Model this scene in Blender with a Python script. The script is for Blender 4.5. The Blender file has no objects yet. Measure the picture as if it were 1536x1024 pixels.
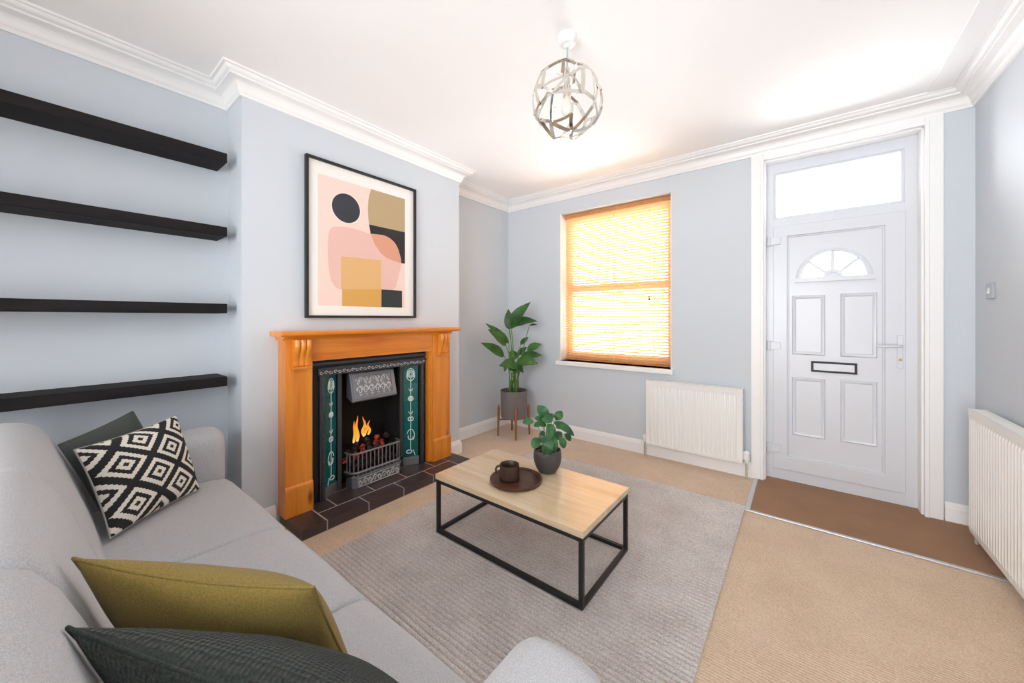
import bpy, bmesh, math, random
from mathutils import Vector, Matrix, noise
random.seed(7)
SC = bpy.context.scene
COL = SC.collection
PI = math.pi

# ------------------------------------------------------------------ helpers
OFF = {}

def lin(r, g, b):
    f = lambda c: (c / 255) / 12.92 if c / 255 <= .04045 else ((c / 255 + .055) / 1.055) ** 2.4
    return (f(r), f(g), f(b), 1)

class MB:
    def __init__(self):
        self.bm = bmesh.new()
        self.uv = None
    def quad(self, pts, mi=0):
        f = self.bm.faces.new([self.bm.verts.new(p) for p in pts]); f.material_index = mi; return f
    def box(self, x0, x1, y0, y1, z0, z1, mi=0):
        v = [self.bm.verts.new((x, y, z)) for z in (z0, z1) for y in (y0, y1) for x in (x0, x1)]
        for q in ((0, 2, 3, 1), (4, 5, 7, 6), (0, 1, 5, 4), (2, 6, 7, 3), (0, 4, 6, 2), (1, 3, 7, 5)):
            f = self.bm.faces.new([v[i] for i in q]); f.material_index = mi
        return self
    def loft(self, secs, closed=True, caps=True, loop=False, mi=0):
        rows = [[self.bm.verts.new(p) for p in s] for s in secs]
        n = len(rows[0]); R = len(rows)
        for i in range(R if loop else R - 1):
            a, b = rows[i], rows[(i + 1) % R]
            for j in range(n if closed else n - 1):
                k = (j + 1) % n
                f = self.bm.faces.new((a[j], a[k], b[k], b[j])); f.material_index = mi
        if caps and closed and not loop:
            f = self.bm.faces.new(rows[0][::-1]); f.material_index = mi
            f = self.bm.faces.new(rows[-1]); f.material_index = mi
        return rows
    def tube(self, pts, r, n=8, mi=0, closed=False):
        pts = [Vector(p) for p in pts]; N = len(pts)
        rs = r if isinstance(r, (list, tuple)) else [r] * N
        secs = []; up = None
        for i, p in enumerate(pts):
            if closed: t = pts[(i + 1) % N] - pts[i - 1]
            else: t = pts[min(i + 1, N - 1)] - pts[max(i - 1, 0)]
            t.normalize()
            if up is None:
                up = t.orthogonal().normalized()
            else:
                up = (up - t * up.dot(t))
                up = up.normalized() if up.length > 1e-6 else t.orthogonal().normalized()
            w = t.cross(up)
            secs.append([p + (up * math.cos(2 * PI * k / n) + w * math.sin(2 * PI * k / n)) * rs[i] for k in range(n)])
        self.loft(secs, loop=closed, mi=mi)
        return self
    def lathe(self, c, prof, n=40, mi=0):
        c = Vector(c)
        rows = []
        for r, z in prof:
            if r < 1e-5: rows.append([self.bm.verts.new(c + Vector((0, 0, z)))])
            else: rows.append([self.bm.verts.new(c + Vector((r * math.cos(2 * PI * k / n), r * math.sin(2 * PI * k / n), z))) for k in range(n)])
        for a, b in zip(rows, rows[1:]):
            for k in range(n):
                j = (k + 1) % n
                if len(a) == 1 and len(b) == 1: continue
                if len(a) == 1: f = self.bm.faces.new((a[0], b[k], b[j]))
                elif len(b) == 1: f = self.bm.faces.new((a[k], a[j], b[0]))
                else: f = self.bm.faces.new((a[k], a[j], b[j], b[k]))
                f.material_index = mi
        return self
    def bar(self, a, b, w, h, up=(0, 0, 1), mi=0):
        a = Vector(a); b = Vector(b); t = (b - a).normalized(); up = Vector(up)
        s = t.cross(up).normalized(); u = s.cross(t)
        secs = [[p + s * i * w / 2 + u * j * h / 2 for i, j in ((-1, -1), (1, -1), (1, 1), (-1, 1))] for p in (a, b)]
        self.loft(secs, mi=mi); return self
    def prism(self, outline, to3, d0, d1, mi=0):
        """closed outline of (a,b), to3(a,b,d)->xyz, extruded from d0 to d1"""
        self.loft([[to3(a, b, d) for a, b in outline] for d in (d0, d1)], mi=mi); return self
    def ring(self, outer, inner, to3, d0, d1, mi=0):
        """two outlines of the same count, extruded into a solid frame"""
        secs = [[to3(a, b, d0) for a, b in outer], [to3(a, b, d1) for a, b in outer],
                [to3(a, b, d1) for a, b in inner], [to3(a, b, d0) for a, b in inner]]
        self.loft(secs, loop=True, caps=False, mi=mi); return self
    def build(self, name, mats, parent=None, smooth=None, bevel=0, seg=2, sub=0, origin=None):
        bm = self.bm
        bmesh.ops.recalc_face_normals(bm, faces=bm.faces)
        me = bpy.data.meshes.new(name)
        if parent is not None:
            o = OFF[parent.name]
        elif origin is not None:
            o = Vector(origin)
        else:
            xs = [v.co for v in bm.verts]
            o = Vector(((min(v.x for v in xs) + max(v.x for v in xs)) / 2, (min(v.y for v in xs) + max(v.y for v in xs)) / 2, min(v.z for v in xs)))
        bmesh.ops.translate(bm, verts=bm.verts, vec=-o)
        bm.to_mesh(me); bm.free()
        if not isinstance(mats, (list, tuple)): mats = [mats]
        for m in mats: me.materials.append(m)
        if smooth is not None:
            for p in me.polygons: p.use_smooth = True
            if smooth < 180: me.set_sharp_from_angle(angle=math.radians(smooth))
        ob = bpy.data.objects.new(name, me); COL.objects.link(ob)
        if parent is None: ob.location = o
        else: ob.parent = parent
        OFF[ob.name] = o
        if bevel:
            m = ob.modifiers.new('bevel', 'BEVEL'); m.width = bevel; m.segments = seg; m.limit_method = 'ANGLE'; m.angle_limit = math.radians(35)
            m.harden_normals = False
        if sub:
            m = ob.modifiers.new('sub', 'SUBSURF'); m.levels = sub; m.render_levels = sub
        return ob

def root(name, loc, label=None, cat=None, group=None, kind=None):
    o = bpy.data.objects.new(name, None); COL.objects.link(o); o.location = loc
    o.empty_display_size = .1
    OFF[o.name] = Vector(loc)
    return tag(o, label, cat, group, kind)

def tag(o, label=None, cat=None, group=None, kind=None):
    if label: o['label'] = label
    if cat: o['category'] = cat
    if group: o['group'] = group
    if kind: o['kind'] = kind
    return o

def struct(o): o['kind'] = 'structure'; return o

def polymesh(outer, holes, to3, d0, d1):
    """flat polygon with holes, given thickness from d0 to d1 -> MB"""
    cu = bpy.data.curves.new('tmp', 'CURVE'); cu.dimensions = '2D'; cu.fill_mode = 'BOTH'; cu.extrude = .5
    for pts in [outer] + holes:
        sp = cu.splines.new('POLY'); sp.points.add(len(pts) - 1); sp.use_cyclic_u = True
        for q, (a, b) in zip(sp.points, pts): q.co = (a, b, 0, 1)
    ob = bpy.data.objects.new('tmp', cu); COL.objects.link(ob)
    me = bpy.data.meshes.new_from_object(ob)
    bpy.data.objects.remove(ob); bpy.data.curves.remove(cu)
    m = MB(); m.bm.from_mesh(me); bpy.data.meshes.remove(me)
    bmesh.ops.remove_doubles(m.bm, verts=m.bm.verts, dist=1e-6)
    for v in m.bm.verts:
        v.co = to3(v.co.x, v.co.y, d0 if v.co.z < 0 else d1)
    return m

# ------------------------------------------------------------------ materials
def newmat(name):
    m = bpy.data.materials.new(name); m.use_nodes = True
    nt = m.node_tree; b = nt.nodes['Principled BSDF']
    return m, nt, b

def nd(nt, typ, **kw):
    n = nt.nodes.new(typ)
    for k, v in kw.items():
        if k.startswith('i_'): n.inputs[k[2:].replace('_', ' ')].default_value = v
        else: setattr(n, k, v)
    return n

def coords(nt, scale=(1, 1, 1), rot=(0, 0, 0), src='Object'):
    tc = nd(nt, 'ShaderNodeTexCoord'); mp = nd(nt, 'ShaderNodeMapping')
    mp.inputs['Scale'].default_value = scale; mp.inputs['Rotation'].default_value = rot
    nt.links.new(tc.outputs[src], mp.inputs['Vector'])
    return mp.outputs['Vector']

def ramp(nt, fac, stops, interp='LINEAR'):
    r = nd(nt, 'ShaderNodeValToRGB'); r.color_ramp.interpolation = interp
    e = r.color_ramp.elements
    while len(e) < len(stops): e.new(.5)
    for q, (p, c) in zip(e, stops): q.position = p; q.color = c
    nt.links.new(fac, r.inputs['Fac']); return r.outputs['Color']

def bump(nt, b, h, strength=.2, dist=.002):
    n = nd(nt, 'ShaderNodeBump'); n.inputs['Strength'].default_value = strength; n.inputs['Distance'].default_value = dist
    nt.links.new(h, n.inputs['Height']); nt.links.new(n.outputs['Normal'], b.inputs['Normal'])

def plain(name, col, rough=.5, metal=0, spec=.5, bscale=0, bstr=.1, bdist=.001, emit=None, estr=0):
    m, nt, b = newmat(name)
    b.inputs['Base Color'].default_value = col; b.inputs['Roughness'].default_value = rough
    b.inputs['Metallic'].default_value = metal; b.inputs['Specular IOR Level'].default_value = spec
    if bscale:
        n = nd(nt, 'ShaderNodeTexNoise', i_Scale=bscale, i_Detail=4.0)
        nt.links.new(coords(nt), n.inputs['Vector']); bump(nt, b, n.outputs['Fac'], bstr, bdist)
    if emit:
        b.inputs['Emission Color'].default_value = emit; b.inputs['Emission Strength'].default_value = estr
    return m

def wood(name, c1, c2, c3, axis='z', scale=1.0, rough=.35, knots=True, coat=.0):
    m, nt, b = newmat(name)
    st = {'x': (.06, 1, 1), 'y': (1, .06, 1), 'z': (1, 1, .06)}[axis]
    v = coords(nt, tuple(s * scale for s in st))
    n1 = nd(nt, 'ShaderNodeTexNoise', i_Scale=14.0, i_Detail=5.0, i_Distortion=.6); nt.links.new(v, n1.inputs['Vector'])
    n2 = nd(nt, 'ShaderNodeTexNoise', i_Scale=110.0, i_Detail=3.0); nt.links.new(v, n2.inputs['Vector'])
    mx = nd(nt, 'ShaderNodeMath', operation='MULTIPLY_ADD'); nt.links.new(n2.outputs['Fac'], mx.inputs[0]); mx.inputs[1].default_value = .3
    nt.links.new(n1.outputs['Fac'], mx.inputs[2])
    c = ramp(nt, mx.outputs[0], [(.42, c2), (.62, c1), (.85, c3)])
    if knots:
        kv = coords(nt, {'x': (2.2, 6, 6), 'y': (6, 2.2, 6), 'z': (6, 6, 2.2)}[axis])
        vo = nd(nt, 'ShaderNodeTexVoronoi', i_Scale=1.0, i_Randomness=1.0); nt.links.new(kv, vo.inputs['Vector'])
        kf = ramp(nt, vo.outputs['Distance'], [(.03, (1, 1, 1, 1)), (.13, (0, 0, 0, 1))])
        mixn = nd(nt, 'ShaderNodeMix', data_type='RGBA'); nt.links.new(kf, mixn.inputs['Factor'])
        nt.links.new(c, mixn.inputs['A']); mixn.inputs['B'].default_value = (c2[0] * .45, c2[1] * .35, c2[2] * .3, 1)
        c = mixn.outputs['Result']
    nt.links.new(c, b.inputs['Base Color'])
    b.inputs['Roughness'].default_value = rough; b.inputs['Coat Weight'].default_value = coat; b.inputs['Coat Roughness'].default_value = .15
    bump(nt, b, n2.outputs['Fac'], .08, .0008)
    return m

def fabric(name, c1, c2, scale=500, bstr=.35, sheen=.3, weave=False, rough=.9, bdist=.0012, big=0):
    m, nt, b = newmat(name)
    v = coords(nt)
    n = nd(nt, 'ShaderNodeTexNoise', i_Scale=float(scale), i_Detail=3.0); nt.links.new(v, n.inputs['Vector'])
    c = ramp(nt, n.outputs['Fac'], [(.35, c1), (.65, c2)])
    nt.links.new(c, b.inputs['Base Color']); b.inputs['Roughness'].default_value = rough
    b.inputs['Specular IOR Level'].default_value = .2
    b.inputs['Sheen Weight'].default_value = sheen; b.inputs['Sheen Roughness'].default_value = .5
    h = n.outputs['Fac']
    if weave:
        vo = nd(nt, 'ShaderNodeTexVoronoi', i_Scale=float(weave), i_Randomness=.25)
        nt.links.new(coords(nt, src='UV'), vo.inputs['Vector'])
        h = nd(nt, 'ShaderNodeMath', operation='MULTIPLY'); nt.links.new(vo.outputs['Distance'], h.inputs[0]); h.inputs[1].default_value = -1
        h = h.outputs[0]
    bump(nt, b, h, bstr, bdist)
    return m

def paint(name, col, rough=.6, bs=180.0, bstr=.06):
    return plain(name, col, rough, spec=.35, bscale=bs, bstr=bstr, bdist=.0008)

M = {}
M['wall'] = paint('wall paint pale blue grey', lin(206, 212, 218))
M['ceiling'] = paint('ceiling paint', lin(250, 249, 248), .75)
M['trim'] = paint('white gloss paint', lin(243, 242, 241), .35, 60, .03)
M['upvc'] = plain('white upvc', lin(218, 221, 227), .28)
M['radiator'] = plain('radiator enamel', lin(240, 239, 235), .3)
M['black_wood'] = wood('black stained wood', lin(24, 20, 21), lin(17, 14, 15), lin(32, 27, 28), 'y', 1.5, .72, False)
M['black_wood'].node_tree.nodes['Principled BSDF'].inputs['Specular IOR Level'].default_value = .25
M['pine_z'] = wood('pine upright', lin(222, 132, 34), lin(200, 106, 20), lin(232, 148, 50), 'z', 1, .3, True, .3)
M['pine_y'] = wood('pine lengthwise', lin(222, 132, 34), lin(200, 106, 20), lin(232, 148, 50), 'y', 1, .3, True, .3)
M['oak'] = wood('pale oak', lin(212, 188, 154), lin(198, 170, 132), lin(224, 203, 173), 'x', 1.2, .24, False, 1.0)
M['walnut'] = wood('walnut legs', lin(139, 84, 50), lin(110, 62, 36), lin(160, 104, 66), 'z', 2, .4, False)
M['dark_wood'] = wood('dark tray wood', lin(74, 42, 27), lin(56, 30, 19), lin(90, 54, 35), 'x', 1.5, .3, False)
M['black_metal'] = plain('black powder coated steel', lin(34, 33, 34), .45, spec=.4)
M['iron'] = plain('blackened cast iron', lin(38, 38, 41), .42, .5, bscale=120, bstr=.25)
M['iron_light'] = plain('polished cast iron', lin(142, 142, 146), .42, .7, bscale=90, bstr=.25)
M['iron_mid'] = plain('weathered cast iron', lin(82, 82, 86), .45, .7, bscale=110, bstr=.35)
M['silver'] = plain('burnished iron relief', lin(215, 215, 216), .35, .75, bscale=200, bstr=.2)
M['soot'] = plain('sooty firebox', lin(20, 18, 18), .9, bscale=40, bstr=.4, bdist=.004)
M['motif'] = plain('white glaze line', lin(222, 235, 232), .25)
M['hearth'] = plain('dark quarry tile', lin(66, 54, 54), .3, bscale=30, bstr=.15)
M['grout'] = plain('pale grout', lin(176, 164, 158), .8)
M['glaze'] = plain('teal glazed tile', lin(12, 92, 88), .12, bscale=20, bstr=.03)
M['chrome'] = plain('chrome', lin(225, 222, 215), .14, 1)
M['brass'] = plain('brass', lin(176, 140, 84), .3, 1)
M['pipe'] = plain('painted pipe', lin(196, 184, 168), .45)
M['alu'] = plain('aluminium strip', lin(210, 211, 214), .38, .7)
M['mug'] = plain('dark brown stoneware', lin(66, 46, 36), .38, bscale=60, bstr=.1)
M['pot_dark'] = plain('charcoal stoneware', lin(70, 64, 62), .55, bscale=90, bstr=.12)
M['pot_grey'] = plain('grey fibre pot', lin(112, 104, 101), .6, bscale=90, bstr=.1)
M['soil'] = plain('potting soil', lin(50, 38, 30), .95, bscale=90, bstr=.8, bdist=.01)
M['stem'] = plain('green stem', lin(86, 128, 52), .45)
M['mat_white'] = plain('picture mount', lin(240, 236, 230), .7)
M['dark_slot'] = plain('black gasket', lin(22, 22, 24), .5)
M['plastic'] = plain('white plastic', lin(236, 238, 240), .3)
M['grey_plastic'] = plain('grey moulded plastic', lin(176, 182, 188), .35)
M['bulb'] = plain('frosted bulb', lin(240, 236, 226), .3)

def glass_mat():
    m = bpy.data.materials.new('window glass'); m.use_nodes = True; nt = m.node_tree; nt.nodes.clear()
    o = nd(nt, 'ShaderNodeOutputMaterial'); t = nd(nt, 'ShaderNodeBsdfTransparent'); g = nd(nt, 'ShaderNodeBsdfGlossy', i_Roughness=.02)
    f = nd(nt, 'ShaderNodeFresnel', i_IOR=1.35); x = nd(nt, 'ShaderNodeMixShader')
    nt.links.new(f.outputs[0], x.inputs[0]); nt.links.new(t.outputs[0], x.inputs[1]); nt.links.new(g.outputs[0], x.inputs[2])
    nt.links.new(x.outputs[0], o.inputs['Surface']); return m
M['glass'] = glass_mat()

def leaf_mat(name, c1, c2, scale):
    m, nt, b = newmat(name)
    n = nd(nt, 'ShaderNodeTexNoise', i_Scale=float(scale), i_Detail=2.0); nt.links.new(coords(nt), n.inputs['Vector'])
    nt.links.new(ramp(nt, n.outputs['Fac'], [(.35, c1), (.7, c2)]), b.inputs['Base Color'])
    b.inputs['Roughness'].default_value = .32; b.inputs['Transmission Weight'].default_value = 0
    b.inputs['Subsurface Weight'].default_value = 0
    w = nd(nt, 'ShaderNodeTexWave', i_Scale=30.0, i_Distortion=1.0); nt.links.new(coords(nt, src='UV'), w.inputs['Vector'])
    bump(nt, b, w.outputs['Fac'], .25, .002)
    return m
M['leaf_tall'] = leaf_mat('tall plant leaf', lin(28, 70, 22), lin(64, 116, 38), 9)
M['leaf_small'] = leaf_mat('small plant leaf', lin(20, 64, 30), lin(56, 118, 58), 12)

M['sash'] = wood('varnished sash wood', lin(226, 176, 116), lin(206, 152, 92), lin(236, 190, 134), 'z', 1, .4, False)
def blind_mat():
    m, nt, b = newmat('pine blind slat')
    b.inputs['Base Color'].default_value = lin(240, 202, 154); b.inputs['Roughness'].default_value = .45
    t = nd(nt, 'ShaderNodeBsdfTranslucent'); t.inputs['Color'].default_value = lin(255, 245, 224)
    x = nd(nt, 'ShaderNodeMixShader'); x.inputs[0].default_value = .24
    o = nt.nodes['Material Output']
    nt.links.new(b.outputs[0], x.inputs[1]); nt.links.new(t.outputs[0], x.inputs[2]); nt.links.new(x.outputs[0], o.inputs['Surface'])
    return m
M['blind'] = blind_mat()
M['blind_rail'] = wood('pine blind rail', lin(190, 130, 72), lin(160, 104, 54), lin(206, 150, 92), 'x', 1, .4, False)

def carpet_mat(name, c1, c2, ribs=None, sc=260.0, bd=.004, patch=.25):
    m, nt, b = newmat(name)
    v = coords(nt)
    n = nd(nt, 'ShaderNodeTexNoise', i_Scale=sc, i_Detail=4.0, i_Roughness=.7); nt.links.new(v, n.inputs['Vector'])
    big = nd(nt, 'ShaderNodeTexNoise', i_Scale=5.0, i_Detail=3.0); nt.links.new(v, big.inputs['Vector'])
    a = nd(nt, 'ShaderNodeMath', operation='MULTIPLY_ADD'); nt.links.new(big.outputs['Fac'], a.inputs[0]); a.inputs[1].default_value = patch
    nt.links.new(n.outputs['Fac'], a.inputs[2])
    nt.links.new(ramp(nt, a.outputs[0], [(.35 + patch / 2, c1), (.65 + patch / 2, c2)]), b.inputs['Base Color'])
    b.inputs['Roughness'].default_value = .95; b.inputs['Specular IOR Level'].default_value = .1
    b.inputs['Sheen Weight'].default_value = .25
    h = n.outputs['Fac']
    if ribs:
        w = nd(nt, 'ShaderNodeTexWave', wave_type='BANDS', bands_direction='Y', i_Scale=ribs, i_Distortion=1.2, i_Detail=2.0)
        w.inputs['Detail Scale'].default_value = 6.0
        nt.links.new(v, w.inputs['Vector'])
        k = nd(nt, 'ShaderNodeMath', operation='MULTIPLY_ADD'); nt.links.new(w.outputs['Fac'], k.inputs[0]); k.inputs[1].default_value = .6
        nt.links.new(n.outputs['Fac'], k.inputs[2]); h = k.outputs[0]
    bump(nt, b, h, .8, bd)
    return m
M['carpet'] = carpet_mat('beige loop carpet', lin(212, 182, 152), lin(238, 213, 187), ribs=24.0, sc=170.0, bd=.007)
M['rug'] = carpet_mat('taupe ribbed rug', lin(178, 168, 163), lin(228, 222, 218), sc=190.0)
M['coir'] = carpet_mat('brown coir matting', lin(132, 92, 58), lin(172, 126, 84), sc=330.0)
M['sofa'] = fabric('light grey sofa weave', lin(168, 169, 173), lin(194, 195, 198), 420, .3, .3)
M['olive'] = fabric('olive velvet', lin(126, 106, 52), lin(144, 123, 64), 300, .2, .12)
M['green_knit'] = fabric('dark green waffle weave', lin(44, 49, 46), lin(62, 68, 64), 260, 1.0, .1, weave=62.0, bdist=.006)
M['dark_grey'] = fabric('dark slate cotton', lin(66, 72, 70), lin(80, 86, 84), 380, .25, .15)
M['grey_back'] = fabric('grey cotton back', lin(150, 148, 146), lin(166, 164, 162), 380, .25, .15)

def kilim_mat():
    m, nt, b = newmat('black and cream kilim weave')
    tc = nd(nt, 'ShaderNodeTexCoord'); sp = nd(nt, 'ShaderNodeSeparateXYZ'); nt.links.new(tc.outputs['UV'], sp.inputs[0])
    def mth(op, a, b_=None, c=None):
        n = nd(nt, 'ShaderNodeMath', operation=op)
        for i, q in enumerate((a, b_, c)):
            if q is None: continue
            if isinstance(q, (int, float)): n.inputs[i].default_value = q
            else: nt.links.new(q, n.inputs[i])
        return n.outputs[0]
    zig = mth('MULTIPLY', mth('SUBTRACT', mth('PINGPONG', sp.outputs[1], .0125), .00625), .9)
    s = mth('DIVIDE', mth('ADD', mth('SUBTRACT', sp.outputs[0], .68), zig), .48)
    t = mth('DIVIDE', mth('SUBTRACT', sp.outputs[1], .185), .46)
    fa = mth('ABSOLUTE', mth('SUBTRACT', mth('FRACT', mth('ADD', mth('ADD', s, t), 10.5)), .5))
    fb = mth('ABSOLUTE', mth('SUBTRACT', mth('FRACT', mth('ADD', mth('SUBTRACT', s, t), 10.5)), .5))
    d = mth('MAXIMUM', fa, fb)
    K = lin(38, 37, 38); W = lin(226, 221, 210)
    c = ramp(nt, d, [(0, K), (.06, W), (.165, K), (.275, W), (.395, K)], 'CONSTANT')
    nt.links.new(c, b.inputs['Base Color']); b.inputs['Roughness'].default_value = .95
    n = nd(nt, 'ShaderNodeTexNoise', i_Scale=350.0); nt.links.new(coords(nt), n.inputs['Vector']); bump(nt, b, n.outputs['Fac'], .4, .002)
    return m
M['kilim'] = kilim_mat()

# ------------------------------------------------------------------ room shell
XA, XB, XR = -2.77, -2.516, .821
YB, YR = 3.451, -1.7
ZC = 2.635
YA, YE = .70, 2.40          # chimney breast ends
WX0, WX1, WZ0, WZ1 = -2.05, -.909, .80, 2.378
DX0, DX1, DZ1 = -.228, .612, 2.47
T = .28

struct(MB().box(XA - .3, XR + .3, YR - .3, YB + .11, -.12, 0).build('floor', M['carpet']))
struct(MB().box(XA - .3, XR + .3, YR - .3, YB + T, ZC, ZC + .15).build('ceiling', M['ceiling']))
struct(MB().box(XA - .3, XA, YR - .3, YB + T, 0, ZC).build('wall_left', M['wall']))
struct(MB().box(XR, XR + .3, YR - .3, YB + T, 0, ZC).build('wall_right', M['wall']))
w = MB()
for x0, x1, z0, z1 in ((XA, WX0, 0, ZC), (WX0, WX1, 0, WZ0), (WX0, WX1, WZ1, ZC), (WX1, DX0, 0, ZC), (DX0, DX1, DZ1, ZC), (DX1, XR, 0, ZC)):
    w.box(x0, x1, YB, YB + T, z0, z1)
bmesh.ops.remove_doubles(w.bm, verts=w.bm.verts, dist=1e-5)
struct(w.build('wall_back', M['wall']))
# rear wall with a wide unseen opening, added to let in daylight
RX0, RX1, RZ0, RZ1 = -1.6, .65, .12, 2.35
w = MB()
for x0, x1, z0, z1 in ((XA, RX0, 0, ZC), (RX0, RX1, 0, RZ0), (RX0, RX1, RZ1, ZC), (RX1, XR, 0, ZC)):
    w.box(x0, x1, YR - .28, YR, z0, z1)
struct(w.build('wall_rear', M['wall']))
# chimney breast with the firebox opening
FY0, FY1, FZ1 = 1.06, 1.985, .97
w = MB()
w.box(XA, XB, YA, FY0, 0, ZC).box(XA, XB, FY1, YE, 0, ZC).box(XA, XB, FY0, FY1, FZ1, ZC)
struct(w.build('wall_chimney', M['wall']))

def sweep_profile(path, prof, closed=False):
    """path: list of xy, room on the left hand side; prof: (offset from wall, z)"""
    mb = MB(); N = len(path); P = [Vector(p) for p in path]; secs = []
    for i in range(N):
        def nrm(a, b):
            d = (b - a).normalized(); return Vector((-d.y, d.x))
        if closed or 0 < i < N - 1:
            n1 = nrm(P[i - 1], P[i]); n2 = nrm(P[i], P[(i + 1) % N])
            m = (n1 + n2); m = m / max(m.dot(n1), .2)
        elif i == 0: m = nrm(P[0], P[1])
        else: m = nrm(P[-2], P[-1])
        secs.append([(P[i].x + m.x * o, P[i].y + m.y * o, z) for o, z in prof])
    mb.loft(secs, loop=closed)
    return mb

# cornice: room loop, counter clockwise so that the room lies on the left
Z0 = 2.52
cprof = [(0, Z0), (.012, Z0), (.014, Z0 + .012), (.022, Z0 + .02)]
for k in range(7):
    a = k / 6 * PI / 2
    cprof.append((.024 + .046 * (1 - math.cos(a)), Z0 + .022 + .05 * math.sin(a)))
cprof += [(.076, Z0 + .073), (.076, Z0 + .083), (.088, Z0 + .085), (.096, Z0 + .094), (.1, Z0 + .104), (.112, Z0 + .105), (.115, ZC), (0, ZC)]
loop = [(XA, YR), (XR, YR), (XR, YB), (XA, YB), (XA, YE), (XB, YE), (XB, YA), (XA, YA)]
struct(sweep_profile(loop, cprof, True).build('trim_1', M['trim'], smooth=50))
struct(MB().box(XR - .215, XR - .113, YR + .12, YB - .113, ZC - .007, ZC).build('trim_2', M['trim'], bevel=.003))

sprof = [(0, 0), (.02, 0), (.02, .088), (.015, .096), (.015, .102), (.009, .112), (.005, .12), (0, .12)]
struct(sweep_profile([(DX0 - .08, YB), (XA, YB)], sprof).build('baseboard_back', M['trim']))
struct(sweep_profile([(XR, YB), (DX1 + .085, YB)], sprof).build('baseboard_corner', M['trim']))
struct(sweep_profile([(XA + .02, YB - .021), (XA, YE + .021), (XA, YE)][1:] + [(XB, YE), (XB, 2.21)], sprof).build('baseboard_chimney', M['trim']))
struct(sweep_profile([(XA, YB - .021), (XA, YE + .021)], sprof).build('baseboard_alcove', M['trim']))
struct(sweep_profile([(XB, .87), (XB, YA), (XA, YA), (XA, YR)], sprof).build('baseboard_left', M['trim']))
struct(sweep_profile([(XR, YR), (XR, YB - .021)], sprof).build('baseboard_right', M['trim']))

# door casing
w = MB()
def xz(a, b, d): return (a, d, b)
w.box(-.31, DX0, YB - .022, YB, 0, 2.52).box(DX1, .692, YB - .022, YB, 0, 2.52).box(DX0, DX1, YB - .022, YB, DZ1, 2.52)
w.box(DX0 - .02, DX0 + .001, YB - .03, YB - .022, 0, DZ1 + .02).box(DX1 - .001, DX1 + .02, YB - .03, YB - .022, 0, DZ1 + .02).box(DX0, DX1, YB - .03, YB - .022, DZ1 - .001, DZ1 + .02)
w.box(DX0 - .012, DX0 + .012, YB, YB + .09, 0, DZ1).box(DX1 - .012, DX1 + .012, YB, YB + .09, 0, DZ1).box(DX0, DX1, YB, YB + .09, DZ1 - .012, DZ1 + .012)
struct(w.build('trim_3', M['trim'], bevel=.003))

# ------------------------------------------------------------------ front window
win = root('window_1', ((WX0 + WX1) / 2, YB + .17, WZ0), kind='structure')
w = MB()
FYa, FYb = YB + .15, YB + .22
w.box(WX0, WX0 + .07, FYa, FYb, WZ0, WZ1).box(WX1 - .07, WX1, FYa, FYb, WZ0, WZ1)
w.box(WX0 + .07, WX1 - .07, FYa, FYb, WZ1 - .07, WZ1).box(WX0 + .07, WX1 - .07, FYa, FYb, WZ0, WZ0 + .09)
w.build('window_frame', M['sash'], win, bevel=.004)
MB().box(WX0 + .07, WX1 - .07, FYa + .005, FYb - .005, 1.545, 1.615).build('meeting_rail', M['sash'], win, bevel=.004)
MB().box(WX0 + .07, WX1 - .07, FYa + .03, FYa + .036, WZ0 + .09, 1.545).build('pane', M['glass'], win)
MB().box(WX0 + .07, WX1 - .07, FYa + .03, FYa + .036, 1.615, WZ1 - .07).build('pane', M['glass'], win)
MB().box(WX0 - .035, WX1 + .022, YB - .045, FYa, WZ0 - .045, WZ0).build('window_sill', M['trim'], win, bevel=.008, seg=3)
w = MB()
w.box(WX0 - .001, WX0 + .006, YB + .002, FYa, WZ0, WZ1).box(WX1 - .006, WX1 + .001, YB + .002, FYa, WZ0, WZ1)
w.build('reveal', M['trim'], win)

bl = root('window_blind', ((WX0 + WX1) / 2, YB + .095, WZ0), 'pine venetian blind lowered over the sash window', 'blind')
bx0, bx1, by = WX0 + .022, WX1 - .012, YB + .09
w = MB(); NS = 56
zt, zb = WZ1 - .055, WZ0 + .04
for i in range(NS):
    z = zb + (zt - zb) * i / (NS - 1)
    ang = math.radians(-45)
    pts = []
    for k in range(5):
        q = (k / 4 - .5) * .0275
        yy = q * math.cos(ang); zz = q * math.sin(ang) + .0022 * (1 - (2 * k / 4 - 1) ** 2)
        pts.append((yy, zz))
    sec = [(y, zz + .0008) for y, zz in pts] + [(y, zz - .0008) for y, zz in pts[::-1]]
    w.loft([[(x, by + y, z + zz) for y, zz in sec] for x in (bx0, bx1)])
w.build('slats', M['blind'], bl, smooth=40)
MB().box(bx0, bx1, by - .025, by + .025, WZ1 - .045, WZ1 - .002).build('headrail', M['blind_rail'], bl, bevel=.003)
MB().box(bx0, bx1, by - .014, by + .014, WZ0 + .006, WZ0 + .024).build('bottom_rail', M['blind_rail'], bl, bevel=.003)
w = MB()
for x in (bx0 + .16, (bx0 + bx1) / 2, bx1 - .16):
    w.box(x - .002, x + .002, by - .0165, by - .015, WZ0 + .02, WZ1 - .04)
w.build('ladder_tape', M['blind'], bl)
w = MB(); w.tube([(bx1 - .2, by - .03, WZ1 - .04), (bx1 - .2, by - .031, 1.46)], .0012, 6)
cd = w.build('pull_cord', M['blind'], bl)
w = MB(); w.lathe((bx1 - .2, by - .031, 1.42), [(0, 0), (.007, .002), (.008, .015), (.005, .035), (.002, .042), (0, .042)], 12)
w.build('cord_weight', M['dark_slot'], cd, smooth=40)

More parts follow.
